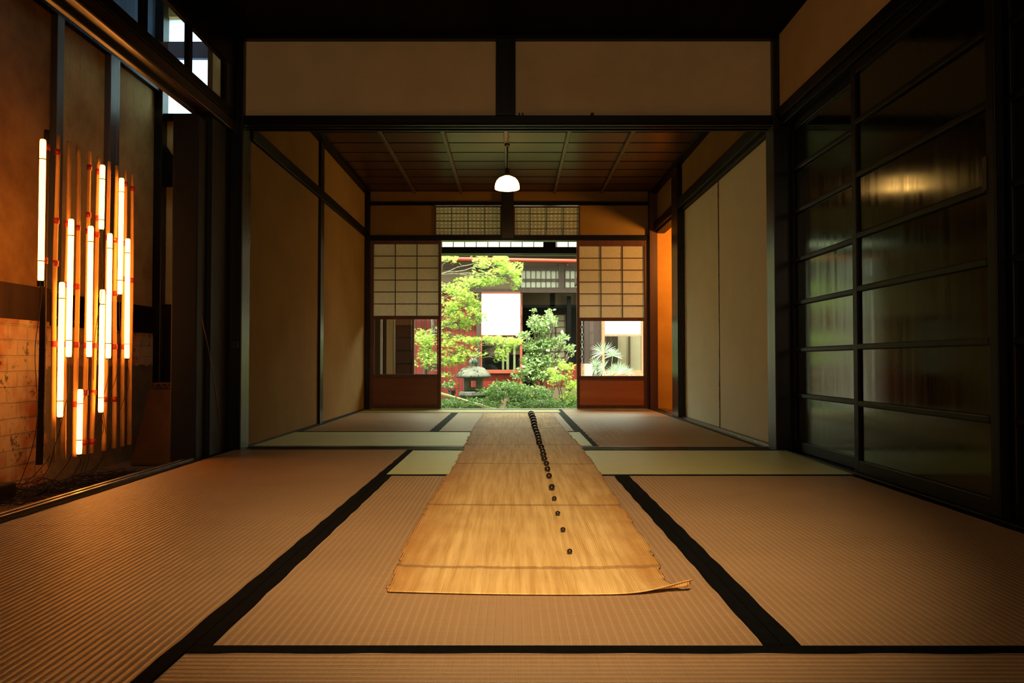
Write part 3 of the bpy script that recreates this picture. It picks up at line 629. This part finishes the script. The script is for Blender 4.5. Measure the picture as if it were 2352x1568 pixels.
def pole_at(i, v):
    (a, b), (c, d) = poles[i][0], poles[i][1]; t = (v - b) / (d - b); return a + (c - a) * t
for i, (tp, bt, ties) in enumerate(poles):
    a, b = PX(tp[0], tp[1], BX), PX(bt[0], bt[1], BX)
    r = .0112 if i else .014
    root = tag(empty('bamboo_pole', (b.x, b.y, b.z)), pn[i], 'bamboo pole', 'hanging bamboo poles of the light installation')
    L = (a - b).length; pts, rad = [], []; seg = .155 + .02 * R.random(); off = R.random() * seg; m = 0
    zlist = [0.0]; z = off
    while z < L:
        zlist += [z - .006, z, z + .006]; z += seg + R.uniform(-.02, .02)
    zlist.append(L); zlist = sorted(q for q in zlist if 0 <= q <= L)
    for z in zlist:
        k = z / L; node = False
        pts.append(b.lerp(a, k) + Vector((.002 * math.sin(z * 5 + i), .003 * math.sin(z * 3.3 + 2 * i), 0)))
        rr2 = r * (1.06 - .28 * k); rad.append(rr2)
    for q in range(1, len(zlist) - 1):
        if abs(zlist[q] - zlist[q-1] - .006) < 1e-5 and abs(zlist[q+1] - zlist[q] - .006) < 1e-5: rad[q] *= 1.12
    MB().tube(pts, rad, 12).build('culm', M['bamboo'] if i else M['smoked'], root, smooth=True)
    for v in ties:
        k = (bt[1] - v) / (bt[1] - tp[1]); c = b.lerp(a, k)
        MB().tube([c - Vector((0, 0, .013)), c + Vector((0, 0, .013))], r * (1.24 - .28 * k) + .0010, 12).build('tape', M['tape'], root, smooth=True)
    MB().tube([a - Vector((0, 0, .01)), Vector((a.x, a.y, 3.99))], .0003, 4).build('hanging_string', M['bamboo'], root)
tubes = [(98, 320, 93, 645, 'long glowing tube at the far left of the installation'), (163, 503, 157, 820, 'second long glowing tube from the left in the middle tier'), (208, 519, 204, 820, 'long glowing tube in the centre of the middle tier'),
         (252, 536, 248, 823, 'third long glowing tube of the middle tier'), (235, 379, 232, 527, 'short glowing tube at the top of the installation'), (279, 409, 275, 676, 'highest glowing tube on the right side'),
         (293, 548, 291, 823, 'rightmost glowing tube of the middle tier'), (142, 648, 137, 958, 'low glowing tube on the left beside the dark poles'), (235, 665, 231, 947, 'low glowing tube right of centre'), (184, 894, 181, 1043, 'short glowing tube lowest in the installation')]
TX = -2.055
heap = Vector(PX(20, 1115, -2.45)); heap.z = DZ
cab = ['cable falling from the far left tube', 'cable falling from the second long tube', 'cable falling from the centre tube', 'cable falling from the third long tube', 'cable falling from the short upper tube', 'cable falling from the highest right tube',
       'cable falling from the rightmost tube', 'cable falling from the low left tube', 'cable falling from the low tube right of centre', 'cable falling from the lowest short tube']
for i, (a0, b0, a1, b1, lb) in enumerate(tubes):
    a, b = PX(a0, b0, TX), PX(a1, b1, TX)
    root = tag(empty('tube_lamp', (b.x, b.y, b.z)), lb, 'tube lamp', 'glowing tubes tied to the bamboo poles')
    r = .0125; L = (a - b).length
    pts = [b.lerp(a, q) for q in (0, .004 / L, .012 / L, 1 - .012 / L, 1 - .004 / L, 1)]
    MB().tube(pts, [r * .7, r * .93, r, r, r * .93, r * .7], 14).build('tube', M['tube'], root, smooth=True)
    e = .10 if L > .45 else .11
    for q in ((.14 if i == 0 else .12), (.86 if i == 0 else .88)) if L > .45 else ((.22, .78) if i == 9 else (.15, .78)):
        c = b.lerp(a, q); MB().tube([c - Vector((0, 0, .0022)), c + Vector((0, 0, .0022))], r + .0012, 14).build('tie_wire', M['cable'], root)
        MB().tube([c + Vector((0, -.02, 0)), c + Vector((-.035, .10, .004))], .0009, 4).build('tie_wire', M['cable'], root)
    MB().tube([b - Vector((0, 0, .024 if i == 0 else .006)), b + Vector((0, 0, .001))], r * (1.15 if i == 0 else .8), 12).build('end_cap', M['cable'], root)
    # its cable
    c0 = b - Vector((0, 0, .008)); xf = R.uniform(-2.5, -2.15); yf = b.y + R.uniform(-.15, .2)
    pts = []; n = 26; amp = R.uniform(.012, .03); ph = R.random() * 6
    zf = DZ + .006
    for q in range(n + 1):
        t = q / n; z = c0.z + (zf - c0.z) * t
        pts.append(Vector((c0.x + (xf - c0.x) * t ** 3 + amp * .5 * math.sin(7 * t + ph) * min(1, 4 * t), c0.y + (yf - c0.y) * t ** 2 + amp * math.sin(9 * t + ph) * min(1, 4 * t), z)))
    last = pts[-1]; tgt = Vector((-2.40 + R.uniform(-.1, .1), 3.9 + R.uniform(-.2, .5), zf))
    for q in range(1, 22):
        t = q / 21; pts.append(last.lerp(tgt, t) + Vector((.05 * math.sin(9 * t + i), .04 * math.sin(6 * t + 2 * i), .003)))
    tag(MB().tube(pts, .0016, 5).build('cable', M['cable'], smooth=True), cab[i], 'cable', 'cables of the tube lamps')
# heap of cable on the floor (nobody could count the loops)
hp = MB()
for s in range(46):
    cy = R.uniform(3.72, 4.7); cx = R.uniform(-2.50, -2.2) if cy < 4.3 else R.uniform(-2.4, -2.15); rad_ = R.uniform(.04, .13); pts = []
    ph = R.random() * 6; hz = DZ + R.uniform(.004, .05 if cy < 4.2 else .02)
    for q in range(28):
        t = q / 27 * R.uniform(5.6, 6.6)
        pts.append((cx + rad_ * (1 + .3 * math.sin(2.3 * t + ph)) * math.cos(t + ph), cy + rad_ * 1.5 * math.sin(t + ph) + .03 * math.sin(3 * t), max(DZ + .003, hz + .015 * math.sin(3 * t + ph))))
    hp.tube(pts, .002, 5)
tag(hp.build('cable_heap', M['cable'], smooth=True), 'tangled heap of thin black cable on the earth floor', 'cable', kind='stuff')
pb = PX(3, 1128, -2.45); tag(B(-2.56, -2.40, pb.y - .12, pb.y + .04, DZ, DZ + .09).build('junction_box', M['cable'], bevel=.012), 'black box at the left edge where the cables gather', 'box')

# ------------------------------------------------------------------ veranda beyond the screens
EY = 8.60
struct('floor_veranda', B(-2.2, 2.2, YW + .10, 8.95, -.40, -.16), M['greywood'], 'veranda floor below the sill', 'floor')
struct('ceiling_veranda', B(-2.3, 2.3, YW + .10, 8.75, 2.10, 2.22), M['greywood'], 'veranda ceiling and eaves', 'ceiling')
struct('wall_veranda', MB().box(-2.3, -2.2, YW + .1, 8.95, -.4, 2.2).box(2.2, 2.3, YW + .16, 8.95, -.4, 2.2).box(-2.3, -1.45, YW + .02, YW + .1, -.4, 2.2).box(1.33, 2.3, YW + .16, YW + .2, -.4, 2.2), M['beigewall'], 'short end walls of the veranda', 'wall')
struct('trim_40', MB().box(-2.2, 2.2, EY, EY + .09, P(1178, 582, EY).z, P(1178, 567, EY).z), M['black'], 'dark beam over the veranda edge', 'beam')
e0 = P(1178, 582, EY).z; struct('trim_41', MB().box(-2.2, 2.2, EY + .09, EY + .16, e0 - .005, e0 + .03), M['greenstrip'], 'thin pale strip under the veranda beam', 'trim')
zt0, zt1 = P(1178, 567, EY).z, 2.10
tw = tag(empty('window_8', (0, EY + .03, zt0)), 'row of small white paper panes under the veranda ceiling', 'transom window', kind='structure')
B(-2.2, 2.2, EY + .045, EY + .047, zt0, zt1).build('paper', M['paperw'], tw)
x = P(1012, 560, EY).x - 6 * .1240
while x < 2.2:
    B(x - .004, x + .004, EY + .03, EY + .044, zt0, zt1).build('muntin', M['black'], tw); x += P(1040, 560, EY).x - P(1013.5, 560, EY).x
B(P(1248, 560, EY).x, P(1277, 560, EY).x, EY - .01, EY + .044, zt0, zt1).build('bracket', M['black'], tw)
# glimpses through the glass of the left screen
def vbar(mb, u0, u1, Y, v0=700, v1=900, t=.05):
    a, b = P(u0, v0, Y), P(u1, v1, Y); return mb.box(a.x, b.x, Y, Y + t, -.38, 1.66)
struct('trim_42', vbar(MB(), 873.5, 877, EY - .25, t=.03), M['sill'], 'thin pale upright seen through the left screen glass', 'post')
struct('trim_43', vbar(MB(), 903.5, 907.5, EY + .02, t=.03), M['sill'], 'pale edge of the veranda wall seen through the left screen glass', 'post')
struct('wall_veranda_left', vbar(MB(), 888, 903.5, EY + .02), M['beigewall'], 'narrow beige wall seen through the left screen glass', 'wall')
struct('wall_veranda_dark', vbar(MB(), 820, 888, EY + .03), M['greywood'], 'dark veranda wall behind the left screen glass', 'wall')
dd = tag(empty('door_9', (P(928, 800, EY).x, EY + .03, -.38)), 'dark brown veranda door seen through the left screen glass', 'door', kind='structure')
vbar(MB(), 907.5, 950, EY + .04, t=.03).build('panel', M['shoji_wood'], dd); 
a, b = P(907.5, 732, EY), P(950, 746, EY); B(a.x, b.x, EY + .02, EY + .04, b.z, a.z + .02).build('lintel', M['orangewood'], dd)
for v in (775, 805, 835): z = P(928, v, EY).z; B(a.x + .02, b.x - .02, EY + .03, EY + .04, z - .006, z + .006).build('batten', M['greywood'], dd)
vbar(MB(), 948.5, 951, EY + .01, t=.03).build('edge', M['orangewood'], dd)
# rain chain
rc = P(1337, 790, 8.98); rt = tag(empty('rain_chain', (rc.x, 8.98, -.30)), 'bright hanging rain chain seen through the right screen glass', 'chain')
z = P(1337, 700, 8.98).z; k = 0
while z > -.30:
    mb = MB(); pts = []
    for q in range(13):
        t = 2 * math.pi * q / 12; w_ = .011 * math.sin(t); h_ = .026 * math.cos(t)
        pts.append((rc.x + (w_ if k % 2 == 0 else w_ * .5), 8.98 + (0 if k % 2 == 0 else w_ * .8), z + h_))
    mb.tube(pts, .0028, 5, False).build('link', M['chain'], rt, smooth=True); z -= .042; k += 1

# ------------------------------------------------------------------ garden
struct('ground', B(-4.5, 4.5, 8.9, 14.5, -.75, -.52), M['moss'], 'mossy garden ground', 'ground')
struct('wall_garden_left', B(-4.2, -4.1, 8.9, 14.5, -.6, 2.3), M['greyplaster'], 'left garden wall', 'wall')
struct('wall_garden_right', B(4.1, 4.2, 8.9, 14.5, -.6, 2.3), M['greyplaster'], 'right garden wall', 'wall')
FY = 13.0
fb = tag(empty('garden_house', (P(1178, 784, FY).x, FY, -.5)), 'old wooden house across the garden with red boards and lattice window', 'building')
def fp(name, m, rects, Y=FY, t=.05, parent=None):
    mb = MB()
    for r_ in rects: rect(mb, *r_, Y, t)
    return mb.build(name, m, parent or fb)
fp('upper_wall', M['greyplaster'], [(760, 560, 1600, 664)], FY + .03, .08)
fp('band', M['greywood'], [(760, 611, 1600, 618)], FY - .02, .05)
fp('post', M['greywood'], [(1087, 600, 1101, 668)], FY - .02); fp('post', M['greywood'], [(1283, 600, 1296, 664)], FY - .03); fp('post', M['greywood'], [(1190, 618, 1195, 664)], FY - .02)
fp('lintel', M['greywood'], [(760, 663, 1600, 672)], FY - .06, .1)
fp('board_wall', M['redwood'], [(760, 672, 1095, 960)], FY + .0, .06)
bt = MB()
for u in range(800, 1095, 11): rect(bt, u, 690, u + 1.2, 960, FY - .01, .012)
bt.build('board_joint', M['greywood'], fb)
fp('post', M['greywood'], [(1094, 668, 1104, 960)], FY - .05, .08); 
fp('base_panel', M['redwood'], [(1104, 856, 1199, 890)], FY + .0, .05); fp('sill', M['redframe'], [(1102, 849, 1200, 857)], FY - .05, .1)
fp('foundation', M['greyplaster'], [(760, 890, 1600, 990)], FY + .04, .08)
def lat(u0, u1):
    w_ = fp('lattice_window', M['paperw'], [(u0, 620, u1, 661)], FY - .0, .01); f = MB()
    rect(f, u0, 617, u1, 621, FY - .03); rect(f, u0, 640, u1, 642, FY - .03, .02); rect(f, u0, 644, u1, 646, FY - .03, .02); rect(f, u0, 660, u1, 663, FY - .03)
    u = u0
    while u < u1: rect(f, u, 618, u + 2, 663, FY - .035, .02); u += 11.6
    f.build('lattice', M['greywood'], w_).location = (0, 0, 0)
for (u0, u1) in ((1195, 1284), (1297, 1400)): lat(u0, u1)
# lower window with glass, interior bamboo posts
wn = fp('window', M['redframe'], [(1103, 669, 1107, 852), (1194, 669, 1200, 892), (1107, 768, 1194, 773)], FY - .04, .05)
g = MB(); rect(g, 1107, 773, 1194, 850, FY - .02, .006); g.build('pane', M['glass'], wn).location = (0, 0, 0)
# dark rooms behind
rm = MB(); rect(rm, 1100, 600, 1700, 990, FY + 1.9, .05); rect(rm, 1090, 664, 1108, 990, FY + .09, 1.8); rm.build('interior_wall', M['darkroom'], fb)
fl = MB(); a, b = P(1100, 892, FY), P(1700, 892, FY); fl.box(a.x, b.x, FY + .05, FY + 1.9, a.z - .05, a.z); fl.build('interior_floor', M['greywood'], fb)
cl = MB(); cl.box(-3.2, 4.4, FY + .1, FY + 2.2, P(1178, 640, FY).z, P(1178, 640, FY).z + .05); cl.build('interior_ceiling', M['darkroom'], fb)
fp('inner_band', M['greyplaster'], [(1198, 673, 1600, 702)], FY + .5, .04); fp('inner_lintel', M['blackd'], [(1198, 700, 1600, 706), (1264, 670, 1274, 704)], FY + .48, .05)
is_ = fp('inner_screen', M['paper'], [(1225, 722, 1300, 890)], FY + 1.2, .01); f = MB()
for u in (1225, 1250, 1275, 1297): rect(f, u, 720, u + 3, 890, FY + 1.17, .02)
for v in range(722, 890, 14): rect(f, 1225, v, 1300, v + 1.5, FY + 1.17, .02)
f.build('lattice', M['shoji_wood'], is_).location = (0, 0, 0)
fp('inner_post', M['blackd'], [(1302, 680, 1312, 890)], FY + .3, .06); fp('low_board', M['redwood'], [(1228, 836, 1420, 892)], FY + .10, .04)
for u, w_ in ((1153, 5), (1163, 6), (1179, 5)): fp('inner_bamboo_post', M['greenbamboo'], [(u, 776, u + w_, 850)], FY + .5, .04)
# roof, gutter
a = P(1178, 592, FY - .35)
MB().add([(-4.3, FY - .35, a.z + .03), (4.3, FY - .35, a.z + .03), (4.3, FY + 2.3, a.z + 1.15), (-4.3, FY + 2.3, a.z + 1.15), (-4.3, FY - .35, a.z + .11), (4.3, FY - .35, a.z + .11), (4.3, FY + 2.3, a.z + 1.24), (-4.3, FY + 2.3, a.z + 1.24)],
         [(0, 3, 2, 1), (4, 5, 6, 7), (0, 1, 5, 4), (1, 2, 6, 5), (2, 3, 7, 6), (3, 0, 4, 7)]).build('roof', M['tile'], fb)
g0, g1 = P(1010, 594, FY - .42), P(1340, 600, FY - .42); dr = (g1 - g0).normalized()
MB().tube([g0 - dr * 2.5, g1 + dr * 2.5], .032, 12).build('gutter', M['copper'], fb, smooth=True)
for u in (1037, 1303):
    q = P(u, 597, FY - .42); MB().tube([q, q + Vector((.015, .05, -.08)), q + Vector((0, .3, -.02))], .006, 6).build('gutter_bracket', M['copper'], fb)
# roll blind (its own thing)
bl = tag(empty('roll_blind', P(1150, 771, FY - .12)), 'white roll blind blazing in the sun on the house across the garden', 'blind')
a, b = P(1106, 674, FY - .1), P(1195, 770, FY - .1); n = 30; mb = MB(); vs_ = []
for j in range(n + 1):
    z = a.z + (b.z - a.z) * j / n
    for x in (a.x, b.x):
        for dy in (0, .004): vs_.append((x, FY - .10 + dy + .006 * math.sin(j * .5), z))
fs = []
for j in range(n): k = j*4; fs += [(k, k+2, k+6, k+4), (k+1, k+5, k+7, k+3), (k, k+4, k+5, k+1), (k+2, k+3, k+7, k+6)]
mb.add(vs_, fs).build('cloth', M['blind'], bl); MB().tube([(a.x, FY - .09, a.z + .015), (b.x, FY - .09, a.z + .015)], .018, 10).build('roller', M['redframe'], bl)
MB().tube([(a.x, FY - .10, b.z), (b.x, FY - .10, b.z)], .009, 8).build('bottom_bar', M['redframe'], bl)

# right-hand wing seen through the right screen glass
RY = 11.0
rw = tag(empty('side_wing', (P(1400, 784, RY).x, RY, -.5)), 'wing of the house with paper and glass window, seen through the right screen', 'building')
def rp(name, m, rects, Y=RY, t=.05): return fp(name, m, rects, Y, t, rw)
rp('dark_wall', M['greywood'], [(1342, 690, 1383, 900)], RY + .02); rp('post', M['orangewood'], [(1382, 690, 1389, 900)], RY - .03); rp('post', M['orangewood'], [(1473, 690, 1500, 900)], RY - .02)
rp('paper', M['paperw'], [(1389, 700, 1477, 769)], RY + .02, .01); rp('rail', M['orangewood'], [(1387, 768, 1477, 772), (1389, 850, 1477, 858)], RY - .01)
rp('inner_wall', M['greywood'], [(1387, 771, 1419, 858)], RY + .5); rp('inner_wall', M['beigewall'], [(1419, 771, 1500, 858)], RY + .52); rp('inner_post', M['shoji_wood'], [(1444, 771, 1448, 858)], RY + .48)
rp('sill_board', M['orangewood'], [(1389, 857, 1500, 900)], RY - .03); rp('plank', M['orangewood'], [(1334, 835, 1342, 900)], RY - .05); rp('low_wall', M['beigewall'], [(1342, 835, 1361, 900)], RY - .02)
rf = MB(); rf.box(P(1335, 700, RY).x, 4.1, RY - .04, RY + 1.2, 1.62, 1.72); rf.build('eave', M['greywood'], rw)
rp('glass_pane', M['glass'], [(1389, 772, 1473, 850)], RY + .01, .004)

# stone lantern
LYs = 9.9; c = P(1087, 880, LYs)
lr = tag(empty('stone_lantern', (c.x, LYs, -.52)), 'weathered grey stone lantern standing among the plants', 'lantern', None)
def z9(v): return P(1087, v, LYs).z
s9 = 1820 / LYs
MB().lathe((c.x, LYs, 0), [(.002, z9(814)), (.012, z9(817)), (.028, z9(822)), (.056, z9(829)), (.058, z9(834)), (.04, z9(840)), (.05, z9(844))], 20, True).build('finial', M['stone'], lr, smooth=True)
MB().lathe((c.x, LYs, 0), [(.055, z9(841)), (.11, z9(842.5)), (.145, z9(846)), (.185, z9(854)), (.218, z9(861)), (.222, z9(866)), (.205, z9(867.5)), (.10, z9(867))], 24, True).build('roof', M['stone'], lr, smooth=True)
fbx = MB(); w_ = .112; z0_, z1_ = z9(897), z9(867); op = .045
for sx in (-1, 1):
    for sy in (-1, 1): fbx.box(c.x + sx * op * .8, c.x + sx * w_, LYs + sy * op, LYs + sy * w_, z0_, z1_)
hz = z1_ - z0_
for sx in (-1, 1): fbx.box(c.x + sx * op * .8, c.x + sx * w_, LYs - op, LYs + op, z0_, z0_ + .3 * hz); fbx.box(c.x + sx * op * .8, c.x + sx * w_, LYs - op, LYs + op, z1_ - .25 * hz, z1_)
fbx.box(c.x - op, c.x + op, LYs - w_, LYs + w_, z0_, z0_ + .25 * hz); fbx.box(c.x - op, c.x + op, LYs - w_, LYs + w_, z1_ - .22 * hz, z1_)
fbx.build('firebox', M['stone'], lr, bevel=.004)
MB().lathe((c.x, LYs, 0), [(.16, z9(898)), (.198, z9(899)), (.198, z9(907)), (.15, z9(916)), (.12, z9(921))][::-1], 6, True).build('platform', M['stone'], lr, bevel=.004)
MB().lathe((c.x, LYs, 0), [(.12, -.52), (.10, -.40), (.095, z9(921) + .005)], 12, True).build('shaft', M['stone'], lr, smooth=True)
# bamboo rail tied with black rope
p0, p1 = P(1000, 900, 9.55), P(1150, 944, 9.2)
br = tag(empty('bamboo_rail', P(1040, 910, 9.5)), 'pale green bamboo rail slanting in front of the lantern, tied with black rope', 'bamboo rail')
MB().tube([p0.lerp(p1, t) for t in np.linspace(0, 1, 14)], [.017 if i % 3 else .019 for i in range(14)], 10).build('culm', M['greenbamboo'], br, smooth=True)
kn = MB(); kc = P(1040, 902, 9.5)
for i in range(4): kn.tube([kc + Vector((.03 * math.cos(t + i), .03 * math.sin(t * 1.0), .03 * math.sin(t + i * 1.7))) for t in np.linspace(0, 6.3, 12)], .006, 6)
for dx in (-.03, .02, .04): kn.tube([kc, kc + Vector((dx, 0, .05)), kc + Vector((dx * 2, 0, .06))], .004, 5)
kn.build('rope_knot', M['cable'], br, smooth=True)
bp = MB().tube([P(1038, 902, 9.52), Vector((P(1038, 902, 9.52).x, 9.52, -.53))], .014, 8); bp.build('stake', M['greenbamboo'], br)

# ------------------------------------------------------------------ plants
rng = np.random.default_rng(11)
def maple_shape():
    pts = [(0, 0, 0)]; L = [.45, .75, .95, 1.0, .95, .75, .45]; A = [-125, -80, -40, 0, 40, 80, 125]
    ring = []
    for i in range(7):
        a = math.radians(A[i]); ring.append((L[i] * math.sin(a), L[i] * math.cos(a), -.10 * L[i]))
        if i < 6: b_ = math.radians((A[i] + A[i+1]) / 2); ring.append((.33 * math.sin(b_), .33 * math.cos(b_), .0))
    v = np.array(pts + ring); f = [(0, i, i + 1) for i in range(1, len(ring))]; return v, f
def oval_shape(w=.28):
    v = np.array([(0, 0, 0), (w, .35, .06), (w * .8, .7, .03), (0, 1, -.08), (-w * .8, .7, .03), (-w, .35, .06), (0, .5, -.02)])
    return v, [(0, 1, 6), (1, 2, 6), (2, 3, 6), (3, 4, 6), (4, 5, 6), (5, 0, 6)]
def foliage(name, m, parent, centers, sizes, shape, tilt=.5):
    sv, sf = shape; n = len(centers); nv = len(sv)
    yaw = rng.uniform(0, 2 * np.pi, n); px = rng.normal(0, tilt, n); py = rng.normal(0, tilt, n)
    V = np.repeat(sv[None], n, 0) * sizes[:, None, None]
    def rot(V, a, i, j):
        c_, s2 = np.cos(a)[:, None], np.sin(a)[:, None]; A, Bq = V[:, :, i].copy(), V[:, :, j].copy(); V[:, :, i] = A * c_ - Bq * s2; V[:, :, j] = A * s2 + Bq * c_
    rot(V, px, 1, 2); rot(V, py, 0, 2); rot(V, yaw, 0, 1)
    V += centers[:, None, :]
    Fc = (np.array(sf)[None] + (np.arange(n) * nv)[:, None, None]).reshape(-1, 3)
    me = bpy.data.meshes.new(name); me.from_pydata(V.reshape(-1, 3).tolist(), [], Fc.tolist()); me.materials.append(m)
    o = bpy.data.objects.new(name, me); COL.objects.link(o)
    if parent: o.parent = parent; o.location = -Vector(parent.location)
    return o
def pad(u, v, Y, ru, rv, n, ry=.30):
    n = int(n * 2.2)               # a soft layer of leaves around a place
    c_ = P(u, v, Y); k_ = Y / F; q = rng.normal(0, 1, (n, 3)); q /= np.maximum(1, np.linalg.norm(q, axis=1) / 1.25)[:, None]
    sub = rng.integers(0, 9, n); off = rng.normal(0, .55, (9, 3)) ; q = off[sub] + q * .5
    return np.array(c_)[None] + q * np.array([ru * k_, ry, rv * k_])[None]
MAP = maple_shape(); OV = oval_shape(); OVN = oval_shape(.2)
def branch(mb, pts, r0, r1, n=10):
    P_ = [Vector(p) for p in pts]; out = []; m = len(P_) - 1
    for i in range(n + 1):
        t = i / n * m; k_ = min(int(t), m - 1); out.append(P_[k_].lerp(P_[k_+1], t - k_) + Vector((R.uniform(-.012, .012), 0, R.uniform(-.012, .012))) * (0 < i < n))
    mb.tube(out, [r0 + (r1 - r0) * i / n for i in range(n + 1)], 7)
def tree(name, label, cat, base, pads, m, shape, size, trunk_r, tilt=.5, extra=None, group=None):
    rt_ = tag(empty(name, base), label, cat, group); mb = MB(); base = Vector(base)
    C_ = []; fork = []
    if extra: fork = [P(*q) for q in extra]; branch(mb, [base] + fork, trunk_r, .012, 16)
    for p in pads:
        C_.append(pad(*p)); t_ = P(p[0], p[1], p[2]); mid = base.lerp(t_, .5) + Vector((0, 0, .12))
        if fork:
            fk = min(fork, key=lambda q: abs(q.z + .12 - t_.z)); mid = fk.lerp(t_, .5) + Vector((0, 0, .03)); branch(mb, [fk, mid, t_], .009, .003, 8)
        else: branch(mb, [base + Vector((0, 0, .01 * R.random())), base.lerp(mid, .55) + Vector((R.uniform(-.05, .05), 0, 0)), mid, t_], trunk_r, .003, 12)
        for _ in range(5):
            l_ = Vector(C_[-1][R.randrange(len(C_[-1]))]); branch(mb, [mid.lerp(t_, .6), l_], .006, .002, 4)
    mb.build('trunk', M['bark'], rt_, smooth=True)
    C_ = np.concatenate(C_); foliage('foliage', m, rt_, C_, rng.uniform(size * .6, size * 1.15, len(C_)), shape, tilt); return rt_
tree('maple_tree', 'bright green maple spreading over the left of the garden opening', 'tree', (P(985, 900, 10.4).x, 10.4, -.52),
     [(1045, 668, 10.2, 34, 16, 260), (1085, 700, 10.3, 22, 14, 150), (1040, 712, 10.2, 28, 14, 200), (1090, 650, 10.4, 28, 9, 150), (1030, 592, 10.2, 22, 6, 60), (1110, 600, 10.5, 20, 9, 90),
      (1060, 735, 10.3, 26, 12, 150), (1100, 725, 10.2, 14, 14, 80), (1035, 745, 10.2, 16, 10, 70), (1060, 805, 10.1, 22, 8, 80), (1130, 640, 10.4, 32, 12, 240), (1165, 610, 10.4, 28, 16, 300), (1180, 635, 10.4, 16, 14, 130), (1040, 775, 10.1, 24, 12, 130), (1085, 780, 10.1, 26, 7, 130), (1130, 782, 10.0, 32, 6, 150), (1170, 790, 10.0, 22, 10, 150),
      (1152, 815, 10.0, 14, 12, 70), (1045, 825, 10.0, 26, 12, 150), (1090, 812, 9.95, 16, 8, 40), (975, 775, 10.2, 26, 22, 200), (985, 825, 10.2, 26, 18, 160), (960, 700, 10.3, 40, 30, 120), (1032, 860, 10.0, 10, 6, 20)],
     M['maple'], MAP, .036, .034, .45, extra=[(978, 850, 10.4), (990, 770, 10.35), (1000, 700, 10.4), (1010, 630, 10.4)])
tree('maple_sapling', 'small pale green maple at the right edge of the garden opening', 'tree', (P(1300, 900, 9.9).x, 9.9, -.52),
     [(1300, 838, 9.9, 16, 8, 90), (1285, 868, 9.8, 20, 9, 120), (1310, 882, 9.8, 16, 10, 110), (1272, 855, 9.9, 14, 6, 60), (1300, 912, 9.7, 20, 9, 90), (1335, 905, 9.8, 14, 12, 60)], M['maple'], MAP, .034, .014, .5)
tree('tall_shrub', 'tall leafy shrub standing before the dark doorway', 'shrub', (P(1245, 900, 10.5).x, 10.5, -.52),
     [(1262, 722, 10.5, 6, 8, 26), (1230, 730, 10.5, 10, 9, 40), (1270, 738, 10.5, 9, 7, 36), (1240, 758, 10.5, 22, 12, 130), (1208, 770, 10.5, 14, 7, 60), (1258, 790, 10.5, 26, 12, 160), (1225, 798, 10.5, 26, 12, 170), (1292, 775, 10.5, 12, 4, 26),
      (1245, 825, 10.5, 26, 14, 170), (1308, 800, 10.5, 10, 7, 30), (1215, 832, 10.4, 20, 14, 110), (1270, 855, 10.4, 18, 16, 90), (1205, 858, 10.3, 18, 12, 90), (1240, 858, 10.3, 18, 12, 80)], M['shrubl'], OV, .060, .012, .6)
sn = ['low leafy shrub in front of the lantern platform', 'low shrub under the tall shrub, left of the middle', 'low shrub at the bottom of the garden opening, middle', 'low shrub at the bottom right of the garden opening', 'ferny clump below the bamboo rail at the left', 'low green clump behind the right edge']
for (u, Yc, plist, lb) in ((1135, 9.7, [(1135, 905, 9.7, 22, 12, 300), (1120, 925, 9.6, 24, 10, 300), (1150, 885, 9.8, 18, 8, 130)], sn[0]), (1175, 9.8, [(1175, 888, 9.8, 22, 9, 220), (1190, 905, 9.7, 24, 12, 330)], sn[1]),
                      (1215, 9.5, [(1210, 922, 9.5, 28, 12, 380), (1180, 930, 9.4, 26, 9, 260)], sn[2]), (1262, 9.5, [(1250, 905, 9.6, 24, 12, 300), (1270, 928, 9.4, 30, 10, 320)], sn[3]),
                      (1040, 9.3, [(1030, 925, 9.3, 20, 9, 260), (1062, 930, 9.3, 24, 7, 240), (1030, 882, 9.6, 14, 5, 40)], sn[4]), (1318, 9.9, [(1315, 925, 9.9, 22, 12, 240)], sn[5])):
    tree('low_shrub', lb, 'shrub', (P(u, 930, Yc).x, Yc, -.52), plist, M['fern'], OVN, .052, .006, .7, group='low shrubs in the garden')
# palms behind the right glass
def palm(name, base, fans, label):
    rt_ = tag(empty(name, base), label, 'palm', 'fan palms by the side wing')
    for (u, v, Y, rad, ang) in fans:
        c_ = P(u, v, Y); R_ = rad * Y / F
        st_ = MB().tube([Vector(base), Vector(base).lerp(c_, .6) + Vector((.02, 0, .02)), c_], [.006, .005, .003], 6).build('stem', M['fern'], rt_, smooth=True)
        mb = MB(); n = 21
        for i in range(n):
            a = math.radians(ang + (i - (n - 1) / 2) * 10.5 + R.uniform(-3, 3)); d = Vector((math.sin(a), R.uniform(-.35, .1), math.cos(a))); L = R_ * R.uniform(.85, 1.1)
            sd = d.cross(Vector((0, 1, 0))).normalized() * .0048; mid = c_ + d * L * .5; tip = c_ + d * L + Vector((0, 0, -.10 * L))
            mb.add([c_ + Vector((0, .002, 0)), mid + sd, tip, mid - sd, mid + Vector((0, .004, 0))], [(0, 1, 4), (1, 2, 4), (2, 3, 4), (3, 0, 4)])
        mb.build('fan_leaf', M['palm'], rt_)
palm('fan_palm', (P(1378, 860, 9.7).x, 9.7, -.52), [(1386, 810, 9.7, 33, -30), (1407, 817, 9.75, 23, 0), (1369, 843, 9.6, 26, -70), (1388, 845, 9.6, 24, -80)], 'taller fan palm with pale spiky leaves behind the right screen glass')
palm('fan_palm', (P(1425, 870, 9.95).x, 9.95, -.52), [(1412, 856, 9.9, 26, -20), (1421, 850, 9.95, 24, 10), (1436, 857, 9.95, 24, 5)], 'lower fan palm right of the taller one, behind the screen glass')
